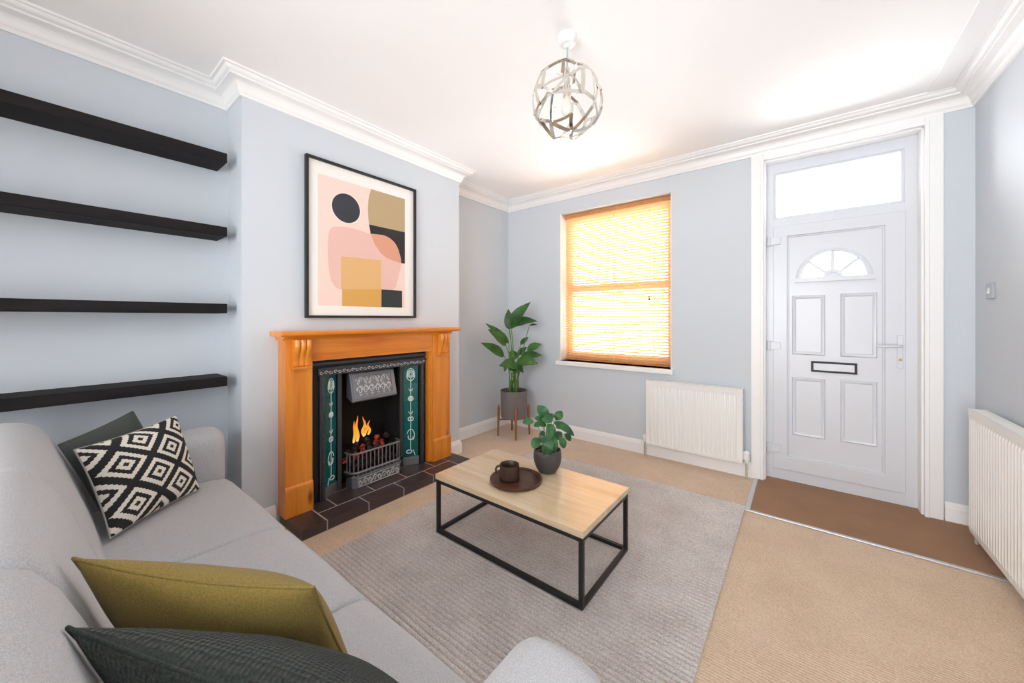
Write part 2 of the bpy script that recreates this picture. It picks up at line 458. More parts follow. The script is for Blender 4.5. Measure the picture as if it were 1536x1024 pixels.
# unseen window, added to light the room from behind the camera
rw = root('window_added', ((RX0 + RX1) / 2, YR - .15, RZ0), kind='structure')
w = MB(); ya, yb = YR - .2, YR - .13
w.box(RX0, RX0 + .06, ya, yb, RZ0, RZ1).box(RX1 - .06, RX1, ya, yb, RZ0, RZ1).box(RX0, RX1, ya, yb, RZ1 - .06, RZ1).box(RX0, RX1, ya, yb, RZ0, RZ0 + .06)
for k in (1, 2):
    x = RX0 + (RX1 - RX0) * k / 3; w.box(x - .03, x + .03, ya, yb, RZ0 + .06, RZ1 - .06)
w.build('window_frame', M['upvc'], rw)
MB().box(RX0 + .05, RX1 - .05, YR - .168, YR - .162, RZ0 + .05, RZ1 - .05).build('pane', M['glass'], rw)

# ------------------------------------------------------------------ front door
door = root('door_1', (.19, YB + .1, 0), kind='structure')
FX0, FX1 = DX0 - .006, DX1 + .006
LX0, LX1, LZ0, LZ1 = -.172, .545, .088, 1.968
yf = YB + .09                                 # front of outer frame
w = MB()
w.box(FX0, LX0 + .004, yf, yf + .07, 0, DZ1 + .006).box(LX1 - .004, FX1, yf, yf + .07, 0, DZ1 + .006)
w.box(LX0, LX1, yf, yf + .07, 2.385, DZ1 + .006).box(LX0, LX1, yf, yf + .07, LZ1 - .002, 2.03).box(LX0, LX1, yf, yf + .07, 0, LZ0 + .002)
w.build('door_frame', M['upvc'], door, bevel=.004)
w = MB(); w.ring([(LX0 + .002, 2.028), (LX1 - .002, 2.028), (LX1 - .002, 2.387), (LX0 + .002, 2.387)], [(LX0 + .02, 2.045), (LX1 - .02, 2.045), (LX1 - .02, 2.37), (LX0 + .02, 2.37)], xz, yf + .012, yf + .04)
w.build('glazing_bead', M['upvc'], door, bevel=.004)
MB().box(LX0 + .004, LX1 - .004, yf + .04, yf + .046, 2.03, 2.385).build('transom_pane', M['glass'], door)

yl = yf - .012                                # front of leaf
leaf = MB()
PX0, PX1, PZ0, PZ1 = -.084, .447, .19, 1.885
rect = lambda a0, a1, b0, b1: [(a0, b0), (a1, b0), (a1, b1), (a0, b1)]
leaf.ring(rect(LX0, LX1, LZ0, LZ1), rect(PX0, PX1, PZ0, PZ1), xz, yl, yl + .06)
lf = leaf.build('door_leaf', M['upvc'], door, bevel=.004)
w = MB(); w.ring(rect(PX0 - .001, PX1 + .001, PZ0 - .001, PZ1 + .001), rect(PX0 + .012, PX1 - .012, PZ0 + .012, PZ1 - .012), xz, yl + .008, yl + .03)
w.build('panel_bead', M['upvc'], lf, bevel=.005)
# fanlight outline
FCX, FZ, = .18, 1.553
def ell(rx, rz, n=40, z0=FZ): return [(FCX + rx * math.cos(PI * k / n), z0 + rz * math.sin(PI * k / n)) for k in range(n + 1)]
hole = ell(.178, .188)
pm = polymesh(rect(PX0 + .008, PX1 - .008, PZ0 + .008, PZ1 - .008), [hole], xz, yl + .016, yl + .04)
pn = pm.build('door_panel', M['upvc'], door)
w = MB()
o_ = ell(.214, .222, 40, FZ - .012); i_ = ell(.176, .186)
w.loft([[(a, d, b) for a, b in L] for L, d in ((o_, yl + .017), (o_, yl + .006), ([(FCX + (a - FCX) * .95, FZ - .012 + (b - FZ + .012) * .95) for a, b in o_], yl + .001), ([(FCX + (a - FCX) * 1.04, FZ + (b - FZ) * 1.04) for a, b in i_], yl + .001), (i_, yl + .01), (i_, yl + .022))], closed=False)
w.box(FCX - .222, FCX + .222, yl - .002, yl + .02, FZ - .028, FZ + .004)
fan = w.build('fanlight_frame', M['upvc'], pn, smooth=35)
w = MB()
hub_o = ell(.056, .058); hub_i = ell(.034, .034)
w.ring(hub_o, hub_i, xz, yl + .004, yl + .024)
for a in (PI / 2, PI * .235, PI * .765):
    w.bar((FCX + .05 * math.cos(a), yl + .014, FZ + .05 * math.sin(a)), (FCX + .186 * math.cos(a), yl + .014, FZ + .186 * math.sin(a)), .020, .012, (0, 1, 0))
w.build('glazing_bar', M['upvc'], pn, bevel=.002)
w = MB(); w.prism(ell(.178, .188), xz, yl + .026, yl + .03); w.build('fanlight_pane', M['glass'], pn)
w = MB(); w.prism(ell(.036, .036), xz, yl + .012, yl + .026); w.build('hub_panel', M['upvc'], pn)
for x0, x1, z0, z1 in ((-.056, .139, .978, 1.426), (.221, .412, .978, 1.432), (-.056, .139, .363, .806), (.221, .412, .367, .815)):
    w = MB()
    def off(k): return rect(x0 + k, x1 - k, z0 + k, z1 - k)
    w.loft([[xz(a, b, d) for a, b in off(k)] for k, d in ((0, yl + .017), (.002, yl + .009), (.008, yl + .004), (.016, yl + .006), (.022, yl + .013), (.026, yl + .0165))], caps=False)
    w.build('panel_moulding', M['upvc'], pn, smooth=40)
w = MB(); w.ring(rect(.058, .31, .856, .935), rect(.072, .296, .87, .921), xz, yl + .002, yl + .016)
lp = w.build('letter_plate', M['dark_slot'], door, bevel=.002); tag(lp, 'black framed letter plate')
MB().box(.07, .298, yl + .004, yl + .012, .868, .923).build('letter_flap', M['upvc'], lp, bevel=.003)
w = MB(); w.box(.503, .533, yl - .01, yl, .918, 1.142)
hd = w.build('handle_plate', M['upvc'], door, bevel=.005, seg=3)
w = MB(); w.tube([(.518, yl - .008, 1.068), (.518, yl - .045, 1.068), (.505, yl - .052, 1.068), (.45, yl - .054, 1.067), (.395, yl - .052, 1.065)], [.009, .009, .009, .009, .008], 10)
w.build('lever_handle', M['upvc'], hd, smooth=60)
w = MB(); w.tube([(.518, yl - .008, .977), (.518, yl - .014, .977)], .009, 14); w.build('key_cylinder', M['brass'], hd, smooth=40)
for z in (1.855, 1.04, .245):
    w = MB(); w.box(-.214, -.125, yl - .014, yl + .002, z - .028, z + .028); w.tube([(-.2, yl - .012, z - .035), (-.2, yl - .012, z + .035)], .012, 10)
    w.build('hinge', M['upvc'], door, bevel=.002)

# floor: coir mat well and strips
tag(MB().box(-.262, XR - .022, 2.845, YB + .088, .0005, .007).build('doormat', M['coir']), 'brown coir matting laid inside the front door', 'mat')
tag(MB().box(-.292, -.262, 2.822, YB - .031, .0005, .009).build('threshold_strip', M['alu'], bevel=.003), 'short metal carpet strip left of the brown door matting', 'carpet strip')
tag(MB().box(-.262, XR - .022, 2.82, 2.845, .0005, .009).build('threshold_strip', M['alu'], bevel=.003), 'long metal carpet strip between brown door matting and beige carpet', 'carpet strip')

# ------------------------------------------------------------------ alcove shelves
sh_lab = ['topmost black wooden floating shelf in the alcove, nearest the ceiling', 'second black floating shelf from the top in the alcove',
          'third black floating shelf from the top, above the lowest one', 'lowest black wooden floating shelf, just above the sofa back']
for z, lab in zip((2.137, 1.7175, 1.281, .867), sh_lab):
    o = MB().box(XA, -2.572, -.95, .648, z, z + .054).build('floating_shelf', M['black_wood'], bevel=.004)
    tag(o, lab, 'shelf', 'black floating shelves in the alcove')

# ------------------------------------------------------------------ picture
px = XB + .004
pic = root('framed_picture', (px, 1.4625, 1.255), 'large black framed abstract print of rounded shapes above the mantel', 'picture')
Y0, Y1, PZ_0, PZ_1 = 1.035, 1.89, 1.255, 2.308
def yz(a, b, d): return (d, a, b)
w = MB(); w.ring(rect(Y0, Y1, PZ_0, PZ_1), rect(Y0 + .017, Y1 - .017, PZ_0 + .017, PZ_1 - .017), yz, px, px + .03)
w.build('frame', M['black_metal'], pic, bevel=.002)
MB().box(px, px + .012, Y0 + .016, Y1 - .016, PZ_0 + .016, PZ_1 - .016).build('mount', M['mat_white'], pic)
AY0, AY1, AZ0, AZ1 = 1.115, 1.79, 1.338, 2.208
def pa(u, v): return (AY0 + u * (AY1 - AY0), AZ1 - v * (AZ1 - AZ0))
PC = [lin(240, 212, 200), lin(52, 55, 62), lin(182, 160, 122), lin(40, 37, 38), lin(229, 188, 176), lin(218, 156, 128), lin(222, 178, 120), lin(212, 164, 84), lin(46, 54, 54), lin(243, 226, 214)]
pm_ = [plain('print ink', c, .75) for c in PC]
w = MB(); lay = [px + .012]
def shape(pts, mi):
    lay[0] += .00025
    w.prism([pa(*q) for q in pts], yz, px + .011, lay[0], mi)
def smoothpoly(pts, n=8):
    out = []; N = len(pts)
    for i in range(N):
        p0, p1, p2, p3 = [Vector(pts[(i + k) % N]) for k in (-1, 0, 1, 2)]
        for k in range(n):
            t = k / n
            out.append(tuple(.5 * (2 * p1 + (p2 - p0) * t + (2 * p0 - 5 * p1 + 4 * p2 - p3) * t * t + (3 * p1 - p0 - 3 * p2 + p3) * t ** 3)))
    return out
def circ(cx_, cy_, rx, ry, a0=0, a1=2 * PI, n=48): return [(cx_ + rx * math.cos(a0 + (a1 - a0) * k / n), cy_ + ry * math.sin(a0 + (a1 - a0) * k / n)) for k in range(n + (0 if a1 - a0 > 6.2 else 1))]
shape([(0, 0), (1, 0), (1, 1), (0, 1)], 0)
shape(circ(.285, .215, .158, .123), 9); shape(circ(.285, .215, .150, .116), 1)
# right hand half disc: sand top, black hook, terracotta where it meets the pink form
up = [(.565, 0), (.545, .05), (.532, .10), (.526, .17), (.529, .24), (.54, .305)]
low = [(.557, .38), (.60, .455), (.676, .53), (.76, .568), (.85, .585), (.94, .594)]
hook = [(.557, .38), (.65, .374), (.74, .374), (.80, .388), (.87, .427), (.91, .475), (.935, .53), (.947, .578), (.94, .594)]
blob = smoothpoly([(.10, .47), (.125, .40), (.19, .375), (.35, .365), (.557, .38), (.74, .374), (.87, .427), (.935, .53), (.947, .60), (.925, .68), (.90, .75), (.849, .835), (.676, .845), (.4, .865), (.245, .87), (.17, .85), (.12, .78), (.10, .66)], 6)
shape(up + [(1, .305), (1, 0)], 2)
shape([(.54, .305), (.557, .38)] + low[1:] + [(1, .594), (1, .305)], 3)
shape(blob, 4)
shape(hook + low[::-1][1:-1], 5)
shape([(.23, .605), (.685, .594), (.685, .85), (.23, .866)], 6)
shape([(.24, .866), (.685, .846), (.685, 1), (.24, 1)], 7)
shape([(.69, .846), (.96, .846), (.96, 1), (.69, 1)], 8)
w.build('print', pm_, pic)

# ------------------------------------------------------------------ fireplace surround
HZ = .06
fs = root('fireplace_surround', (-2.46, 1.53, HZ), 'orange pine fireplace surround with carved corbels around the iron fireplace', 'fireplace surround')
fx = -2.41
def pilaster(y0, y1, inner):
    w = MB(); w.box(XB, fx, y0, y1, HZ, 1.135)
    p = w.build('pilaster', M['pine_z'], fs, bevel=.003)
    w = MB(); w.box(XB + .02, fx + .014, y0 - .003, y1 + .003, HZ, .225)
    w.loft([[(x, y, z) for x, y in ((XB + .02, y0 - .003), (fx + d, y0 - .003), (fx + d, y1 + .003), (XB + .02, y1 + .003))] for d, z in ((.014, .225), (.012, .233), (.001, .243))])
    w.build('plinth_block', M['pine_z'], p, bevel=.002)
    # inner stop moulding beside the opening
    w = MB(); a, b = (y1, y1 + .012) if inner > 0 else (y0 - .03, y0)
    if inner > 0: w.box(XB, fx - .02, a, b, HZ, .985)
    else: w.box(XB, fx - .02, a, b, HZ, .985).box(XB, fx - .008, y0 - .014, y0, HZ, .985)
    w.build('inner_moulding', M['pine_z'], p, bevel=.003)
    return p
pilaster(.886, 1.04, 1); pilaster(2.002, 2.19, -1)
MB().box(XB, fx - .006, 1.04, 2.002, .982, 1.135).build('frieze', M['pine_y'], fs, bevel=.003)
w = MB()
sh = [(XB, 1.145), (-2.342, 1.145), (-2.333, 1.15), (-2.33, 1.158), (-2.33, 1.168), (-2.334, 1.175), (XB, 1.175)]
w.loft([[(x, y, z) for x, z in sh] for y in (.84, 2.245)])
w.build('mantel_shelf', M['pine_y'], fs, bevel=.003)
w = MB()
bm_ = [(XB, 1.12), (fx + .006, 1.12), (fx + .01, 1.13), (fx + .025, 1.138), (fx + .03, 1.1455), (XB, 1.1455)]
w.loft([[(x, y, z) for x, z in bm_] for y in (.872, 2.204)]); w.build('bed_mould', M['pine_y'], fs, smooth=30)
def corbel(y0, y1):
    w = MB(); prof = []
    for k in range(29):
        t = k / 28; z = 1.122 - t * .166
        d = .050 * (1 - t) ** .5 * (1 if t > .12 else 1) - .0 + .010 * math.sin(t * PI * 2.0 + .2) + .014 * t
        prof.append((max(.006, d), z))
    wd = (y1 - y0)
    for j in range(3):
        a = y0 + wd * j / 3 + .001; b_ = y0 + wd * (j + 1) / 3 - .001
        yc = (a + b_) / 2; hw = (b_ - a) / 2; rows = []
        for d, z in prof:
            rows.append([(fx - .003, a, z)] + [(fx + d * (.80 + .20 * math.cos(q * PI / 2)), yc + hw * q, z) for q in (-1, -.8, -.45, 0, .45, .8, 1)] + [(fx - .003, b_, z)])
        w.loft(rows)
    w.box(fx - .002, fx + .034, y0 - .004, y1 + .004, .948, .958).box(fx - .002, fx + .024, y0, y1, .94, .948)
    w.build('corbel', M['pine_z'], fs, smooth=50)
corbel(.922, 1.022); corbel(2.055, 2.155)

# hearth
hz = root('hearth', (-2.36, 1.57, 0), 'raised hearth of dark quarry tiles in front of the fireplace', 'hearth')
HX1, HY0, HY1 = -2.198, .896, 2.24
MB().box(XB + .001, HX1 - .003, HY0, HY1, 0, HZ - .0012).build('hearth_base', M['grout'], hz)
w = MB()
def tile(x0, x1, y0, y1): w.box(x0 + .004, x1 - .004, y0 + .004, y1 - .004, .004, HZ)
xm = -2.325
ys = [HY0 + .14 + k * (HY1 - HY0 - .28) / 4 for k in range(5)]
tile(XB + .003, HX1 + .004, HY0 - .005, ys[0])
for a, b in zip(ys, ys[1:]): tile(xm, HX1 + .004, a, b)
ys2 = [ys[0]] + [y + .12 for y in ys[:4]] + [ys[-1]]
for a, b in zip(ys2, ys2[1:]): tile(XB + .003, xm, a, b)
tile(XB + .003, HX1 + .004, ys[-1], HY1 + .005)
w.build('tiles', M['hearth'], hz, bevel=.002)

# ------------------------------------------------------------------ cast iron insert
ix, idp = -2.462, -2.54
ins = root('cast_iron_insert', (-2.5, 1.525, HZ), 'black cast iron fireplace insert with two teal tile panels and hood', 'fireplace')
IC = 1.525
# back plate, framed
w = MB()
w.box(XB + .012, ix - .006, 1.053, 1.143, HZ, .98).box(XB + .012, ix - .006, 1.903, 1.971, HZ, .98).box(XB + .012, ix - .006, 1.143, 1.903, .88, .98)
w.build('back_plate', M['iron'], ins, bevel=.003)
for y0, y1 in ((1.108, 1.142), (1.912, 1.946)):
    w = MB(); w.box(ix - .006, ix + .008, y0, y1, HZ, .88); w.tube([(ix + .006, (y0 + y1) / 2, HZ), (ix + .006, (y0 + y1) / 2, .88)], .009, 10)
    for k in range(26):
        z = HZ + .03 + k * .0315
        w.bm.verts.ensure_lookup_table()
        w.lathe((ix + .012, (y0 + y1) / 2, z - .008), [(0, 0), (.008, .003), (.009, .008), (.008, .013), (0, .016)], 8)
    w.build('column', M['iron_mid'], ins, smooth=50)
w = MB(); w.box(ix - .006, ix + .01, 1.098, 1.956, .876, .92).box(ix - .006, ix + .02, 1.09, 1.964, .918, .928)
w.box(ix - .01, ix + .004, 1.055, 1.97, .945, .965)
fz = w.build('top_bar', M['iron_mid'], ins, bevel=.003)
w = MB(); random.seed(3)
for k in range(28):
    y = 1.115 + k * .0305; s_ = 1 if k % 2 else -1
    pts = [(ix + .011, y + .013 * math.cos(a) * (1 - a / 9), .897 + s_ * .012 * math.sin(a) * (1 - a / 9)) for a in [q * .7 for q in range(9)]]
    w.tube(pts, .0028, 6)
w.build('scroll_ornament', M['silver'], fz, smooth=60)

def panel(y_out, y_in, y_ctr_sign):
    """splayed tile panel from (ix,y_out) to (idp,y_in)"""
    a = Vector((ix - .008, y_out, 0)); b = Vector((idp + .004, y_in, 0)); t = b - a
    n = Vector((-t.y, t.x, 0)).normalized()
    if n.x < 0: n = -n
    def P(s, z, d=0): q = a + t * s + n * d; return (q.x, q.y, z)
    w = MB()
    for z0, z1 in [(.13 + k * .149, .13 + (k + 1) * .149 - .0015) for k in range(5)]:
        w.loft([[P(s, z, d) for s, d in ((.06, -.012), (.06, 0), (.94, 0), (.94, -.012))] for z in (z0, z1)])
    tl = w.build('tile_panel', M['glaze'], ins, bevel=.001)
    w = MB()
    L = t.length
    def C(pts, r=.0028): w.tube([P(.5 + x / L, z, .0015) for x, z in pts], r, 6)
    def loopc(x, z, rx, rz, a0=0, a1=2 * PI, r=.0028, n=18): C([(x + rx * math.cos(a0 + (a1 - a0) * k / n), z + rz * math.sin(a0 + (a1 - a0) * k / n)) for k in range(n + 1)], r)
    C([(0, .77), (.001, .6), (-.001, .45), (.001, .3), (0, .19)], .003)
    loopc(0, .80, .03, .045, -.6, PI + .6, .003)
    for q in (.010, .018, .024): loopc(0, .80, q, q * 1.3, r=.0025)
    for sx in (-1, 1):
        C([(0, .745), (sx * .016, .752), (sx * .028, .768), (sx * .033, .79)], .003)
        C([(0, .66), (sx * .01, .668), (sx * .016, .682)], .0028)
        C([(0, .475), (sx * .01, .482), (sx * .017, .497)], .0028)
    loopc(0, .60, .019, .017, r=.0045); loopc(0, .60, .008, .008, r=.004)
    loopc(-.009, .435, .011, .014, r=.004); loopc(.009, .435, .011, .014, r=.004)
    loopc(0, .30, .029, .05, .3, PI + .9, .003); loopc(0, .29, .02, .025, PI, 2 * PI + .5, .004)
    loopc(.012, .17, .022, .013, r=.0038); C([(-.02, .18), (-.03, .15), (-.034, .135)], .003)
    m = w.build('flower_motif', M['motif'], tl, smooth=70)
    w = MB(); w.loft([[P(s, z, d) for s, d in ((0, -.014), (0, .006), (1, .006), (1, -.014))] for z in (HZ, .128)])
    w.build('panel_foot', M['iron_light'], ins, bevel=.002)
    return tl
panel(1.144, 1.258, 1); panel(1.906, 1.792, -1)
# inner arch frame with the firebox behind it
for a_ in (1.258, 1.762):
    MB().box(idp - .006, idp + .018, a_, a_ + .03, HZ, .88).build('inner_column', M['iron_mid'], ins, bevel=.004)
w = MB()
w.box(-2.76, -2.745, 1.2, 1.85, HZ, .89).box(-2.745, idp - .006, 1.25, 1.29, HZ, .88).box(-2.745, idp - .006, 1.76, 1.8, HZ, .88).box(-2.745, ix - .006, 1.14, 1.91, .88, .9)
w.build('firebox', M['soot'], ins)
# hood
w = MB()
hy0, hy1 = 1.343, 1.705
top = (idp + .01, .862); bot = (-2.478, .665)
w.loft([[(top[0], y, top[1]), (bot[0], y, bot[1]), (bot[0] - .012, y, bot[1] - .012), (idp - .03, y, bot[1] + .02), (idp - .03, y, top[1])] for y in (hy0, hy1)])
hood = w.build('hood', M['iron_light'], ins, bevel=.004)
def H(s, t, d=0):
    x = bot[0] + (top[0] - bot[0]) * t; z = bot[1] + (top[1] - bot[1]) * t
    nx, nz = (top[1] - bot[1]), -(top[0] - bot[0]); l = math.hypot(nx, nz)
    return (x + nx / l * d, hy0 + (hy1 - hy0) * s, z + nz / l * d)
w = MB()
w.ring([(0.03, .05), (.97, .05), (.97, .96), (.03, .96)], [(.1, .16), (.9, .16), (.9, .84), (.1, .84)], H, -.002, .007)
w.build('hood_border', M['iron_light'], hood, bevel=.003)
w = MB()
for side in (0, 1):
    for row in (0, 1):
        for c in range(3):
            cx_ = .17 + c * .125 + side * .39; cy_ = .34 + row * .32; sg = 1 if (c + row + side) % 2 else -1
            pts = []
            for k in range(20):
                a = k / 19 * 3.6 * PI / 1.5; r = 1 - .8 * k / 19
                pts.append(H(cx_ + .058 * r * math.cos(a) * sg, cy_ + .155 * r * math.sin(a + row), .003))
            w.tube(pts, [.0048 - .002 * k / 19 for k in range(20)], 6)
            for a in (.6, 2.4, 4.4):
                w.tube([H(cx_ + .05 * math.cos(a), cy_ + .13 * math.sin(a), .003), H(cx_ + .075 * math.cos(a + .3), cy_ + .17 * math.sin(a + .3), .006), H(cx_ + .08 * math.cos(a + .8), cy_ + .15 * math.sin(a + .8), .003)], [.002, .0055, .001], 6)
w.build('scroll_relief', M['silver'], hood, smooth=70)
# grate: plinth + barred basket front
gx = -2.437
pth = [(idp + .012, 1.318), (gx - .025, 1.328), (gx, 1.352), (gx, 1.698), (gx - .025, 1.722), (idp + .012, 1.732)]
def band(z0, z1, k0=0, k1=0):
    secs = []
    for z, k in ((z0, k0), (z1, k1)):
        secs.append([(x + (k if 0 < i < 5 else 0), y + (-k if i < 3 else k), z) for i, (x, y) in enumerate(pth)])
    return secs
w = MB(); w.loft(band(HZ, .135)); w.loft(band(.135, .147, .006, .006))
bs = w.build('ash_cover', M['iron_light'], ins, bevel=.003)
w = MB()
for k in range(9):
    y = 1.375 + k * .0375; s_ = 1 if k % 2 else -1
    pts = [(gx + .002, y + .017 * math.cos(a) * (1 - a / 10), .099 + s_ * .024 * math.sin(a) * (1 - a / 10)) for a in [q * .62 for q in range(12)]]
    w.tube(pts, .004, 6)
w.tube([(gx + .001, 1.36, .07), (gx + .001, 1.69, .07)], .003, 6); w.tube([(gx + .001, 1.36, .129), (gx + .001, 1.69, .129)], .003, 6)
w.build('scroll_relief', M['silver'], bs, smooth=70)
w = MB()
def pathpt(s):
    segs = [Vector(a + (0,)) for a in pth]; ls = [(segs[i + 1] - segs[i]).length for i in range(5)]; tot = sum(ls); d = s * tot
    for i, l in enumerate(ls):
        if d <= l or i == 4: return segs[i].lerp(segs[i + 1], min(1, d / l))
        d -= l
inset = lambda p: Vector((p.x - .012, p.y, 0))
for z, r in ((.166, .009), (.3, .007)):
    w.tube([(inset(pathpt(k / 40)).x, pathpt(k / 40).y, z) for k in range(41)], r, 8)
gr = w.build('grate_rail', M['iron_light'], ins, smooth=60)
for k in range(17):
    p = inset(pathpt(.04 + .92 * k / 16))
    w = MB(); w.tube([(p.x, p.y, .147), (p.x, p.y, .235), (p.x, p.y, .3)], [.0055, .0042, .0055], 8)
    w.build('grate_bar', M['iron_light'], ins, smooth=60)
MB().box(-2.74, gx - .03, 1.3, 1.75, .147, .16).build('grate_floor', M['iron'], ins)

# coals and flames
def coal_mat(name, c1, c2, e):
    m, nt, b = newmat(name)
    n = nd(nt, 'ShaderNodeTexNoise', i_Scale=55.0, i_Detail=4.0); nt.links.new(coords(nt), n.inputs['Vector'])
    nt.links.new(ramp(nt, n.outputs['Fac'], [(.4, c1), (.65, c2)]), b.inputs['Base Color']); b.inputs['Roughness'].default_value = .8
    if e:
        nt.links.new(ramp(nt, n.outputs['Fac'], [(.45, (0, 0, 0, 1)), (.7, lin(200, 50, 20))]), b.inputs['Emission Color']); b.inputs['Emission Strength'].default_value = e
    bump(nt, b, n.outputs['Fac'], .6, .006); return m
cm1 = coal_mat('black coal', lin(24, 22, 22), lin(62, 50, 46), 0); cm2 = coal_mat('glowing coal', lin(60, 28, 26), lin(150, 66, 58), .25)
random.seed(11)
spots = []
for row, (x, z, n) in enumerate(((-2.50, .195, 7), (-2.575, .2, 7), (-2.65, .2, 7), (-2.535, .262, 6), (-2.61, .27, 6), (-2.565, .325, 4))):
    for k in range(n):
        y = 1.352 + (k + .5 + (.25 if row % 2 else -.1) ) * .335 / n
        spots.append((x + random.uniform(-.006, .006), y, z + random.uniform(-.004, .004) + (.02 * math.sin((y - 1.35) / .37 * PI) if row > 2 else 0), row))
cms = []
for j in range(4):
    m = MB(); bmesh.ops.create_icosphere(m.bm, subdivisions=2, radius=.0235)
    for v in m.bm.verts: v.co *= 1 + .28 * noise.noise(v.co * 50 + Vector((j * 7, 0, 0)))
    for v in m.bm.verts: v.co.z *= .9
    me = bpy.data.meshes.new('coal'); m.bm.to_mesh(me); m.bm.free(); me.materials.append(cm2 if j % 2 else cm1); cms.append(me)
for i, (x, y, z, row) in enumerate(spots):
    glow = (row >= 3 and random.random() < .6) or random.random() < .12
    o = bpy.data.objects.new('coal', cms[(1 if glow else 0) + 2 * (i % 2)]); COL.objects.link(o)
    o.location = (x, y, z); o.rotation_euler = (random.uniform(0, 6), random.uniform(0, 6), random.uniform(0, 6)); o.scale = (.95,) * 3
    tag(o, ('dull red coal heaped in the iron fire grate' if glow else 'black coal heaped in the iron fire grate'), 'coal', 'red coals in the grate' if glow else 'black coals in the grate')
def flame_mat():
    m = bpy.data.materials.new('gas flame'); m.use_nodes = True; nt = m.node_tree; nt.nodes.clear()
    o = nd(nt, 'ShaderNodeOutputMaterial'); e = nd(nt, 'ShaderNodeEmission'); e.inputs['Strength'].default_value = .62
    tc = nd(nt, 'ShaderNodeTexCoord'); sp = nd(nt, 'ShaderNodeSeparateXYZ'); nt.links.new(tc.outputs['Generated'], sp.inputs[0])
    nt.links.new(ramp(nt, sp.outputs['Z'], [(0, lin(255, 214, 150)), (.2, lin(255, 176, 60)), (1, lin(240, 132, 30))]), e.inputs['Color'])
    nt.links.new(e.outputs[0], o.inputs['Surface']); return m
fm = flame_mat()
fl = root('fire', (-2.575, 1.43, .34), 'orange gas flames rising from the coals', 'flame')
for y, x, z0, h, r in ((1.405, -2.57, .345, .16, .011), (1.428, -2.575, .345, .19, .012), (1.478, -2.57, .372, .15, .011), (1.5, -2.58, .372, .11, .011), (1.522, -2.575, .372, .11, .010)):
    w = MB(); n = 10
    w.tube([(x + .006 * math.sin(k * .9 + y * 40), y + .006 * math.sin(k * .8 + y * 70), z0 + h * k / n) for k in range(n + 1)], [r * (.6 + .4 * math.sin(min(1, k / 3) * PI / 2)) * (1 - (k / n) ** 2.2) + .0006 for k in range(n + 1)], 10)
    w.build('flame_tongue', fm, fl, smooth=180)

# ------------------------------------------------------------------ rug
w = MB(); RY0, RY1, RXa, RXb = .70, 2.872, -1.965, -.29
nr = int((RY1 - RY0) / .0235); prof = []
for i in range(nr):
    for t, h in ((0, .003), (.14, .0125), (.5, .0152), (.86, .0125)):
        prof.append((RY0 + (i + t) * (RY1 - RY0) / nr, h))
prof = [(RY0, .001)] + prof + [(RY1, .009), (RY1, .001)]
nx = 60
secs = []
for k in range(nx + 1):
    x = RXa + (RXb - RXa) * k / nx
    secs.append([(x, y + (.0035 * noise.noise(Vector((x * 3.5, y * 2.0, 0))) + .0018 * noise.noise(Vector((x * 16, y * 9, 4))) if 2 < i < len(prof) - 3 else 0), z) for i, (y, z) in enumerate(prof)])
w.loft(secs)
tag(w.build('area_rug', M['rug'], smooth=60), 'taupe ribbed rug under the coffee table', 'rug')

# ------------------------------------------------------------------ coffee table
TX0, TX1, TY0, TY1, TZ = -1.668, -.722, 1.402, 1.93, .352
RZ = .0152
ct = root('coffee_table', ((TX0 + TX1) / 2, (TY0 + TY1) / 2, RZ), 'oak topped coffee table with black box frame on the rug', 'coffee table')
MB().box(TX0, TX1, TY0, TY1, TZ - .03, TZ).build('tabletop', M['oak'], ct, bevel=.0025)
b = .02
for x in (TX0 + .004, TX1 - .004 - b):
    for y in (TY0 + .004, TY1 - .004 - b):
        MB().box(x, x + b, y, y + b, RZ, TZ - .03).build('leg', M['black_metal'], ct, bevel=.0015)
for z in (RZ, TZ - .03 - b):
    for y in (TY0 + .004, TY1 - .004 - b):
        MB().box(TX0 + .004 + b, TX1 - .004 - b, y, y + b, z, z + b).build('rail', M['black_metal'], ct, bevel=.0015)
    for x in (TX0 + .004, TX1 - .004 - b):
        MB().box(x, x + b, TY0 + .004 + b, TY1 - .004 - b, z, z + b).build('rail', M['black_metal'], ct, bevel=.0015)

# tray, mug
w = MB(); R_ = .145
w.lathe((-1.243, 1.618, TZ), [(0, 0), (R_ - .012, 0), (R_ - .002, .004), (R_, .018), (R_ - .002, .020), (R_ - .006, .018), (R_ - .012, .008), (0, .007)], 64)
tag(w.build('serving_tray', M['dark_wood'], smooth=40), 'round dark wooden tray on the coffee table', 'tray')
mz = TZ + .0085
mc = Vector((-1.275, 1.60, mz))
mg = root('mug', mc, 'dark brown stoneware mug standing on the round tray', 'mug')
w = MB(); w.lathe(mc, [(0, 0), (.05, 0), (.056, .005), (.057, .02), (.0535, .055), (.0545, .08), (.0535, .083), (.0505, .08), (.049, .05), (.051, .02), (.045, .01), (0, .009)], 44)
w.build('cup', M['mug'], mg, smooth=50)
hd_ = Vector((-.82, -.57, 0)).normalized()
w = MB(); w.tube([mc + hd_ * (.052 + .024 * math.sin(a)) + Vector((0, 0, .05 - .022 * math.cos(a))) for a in [PI * k / 12 for k in range(13)]], .006, 10)
w.build('handle', M['mug'], mg, smooth=60)

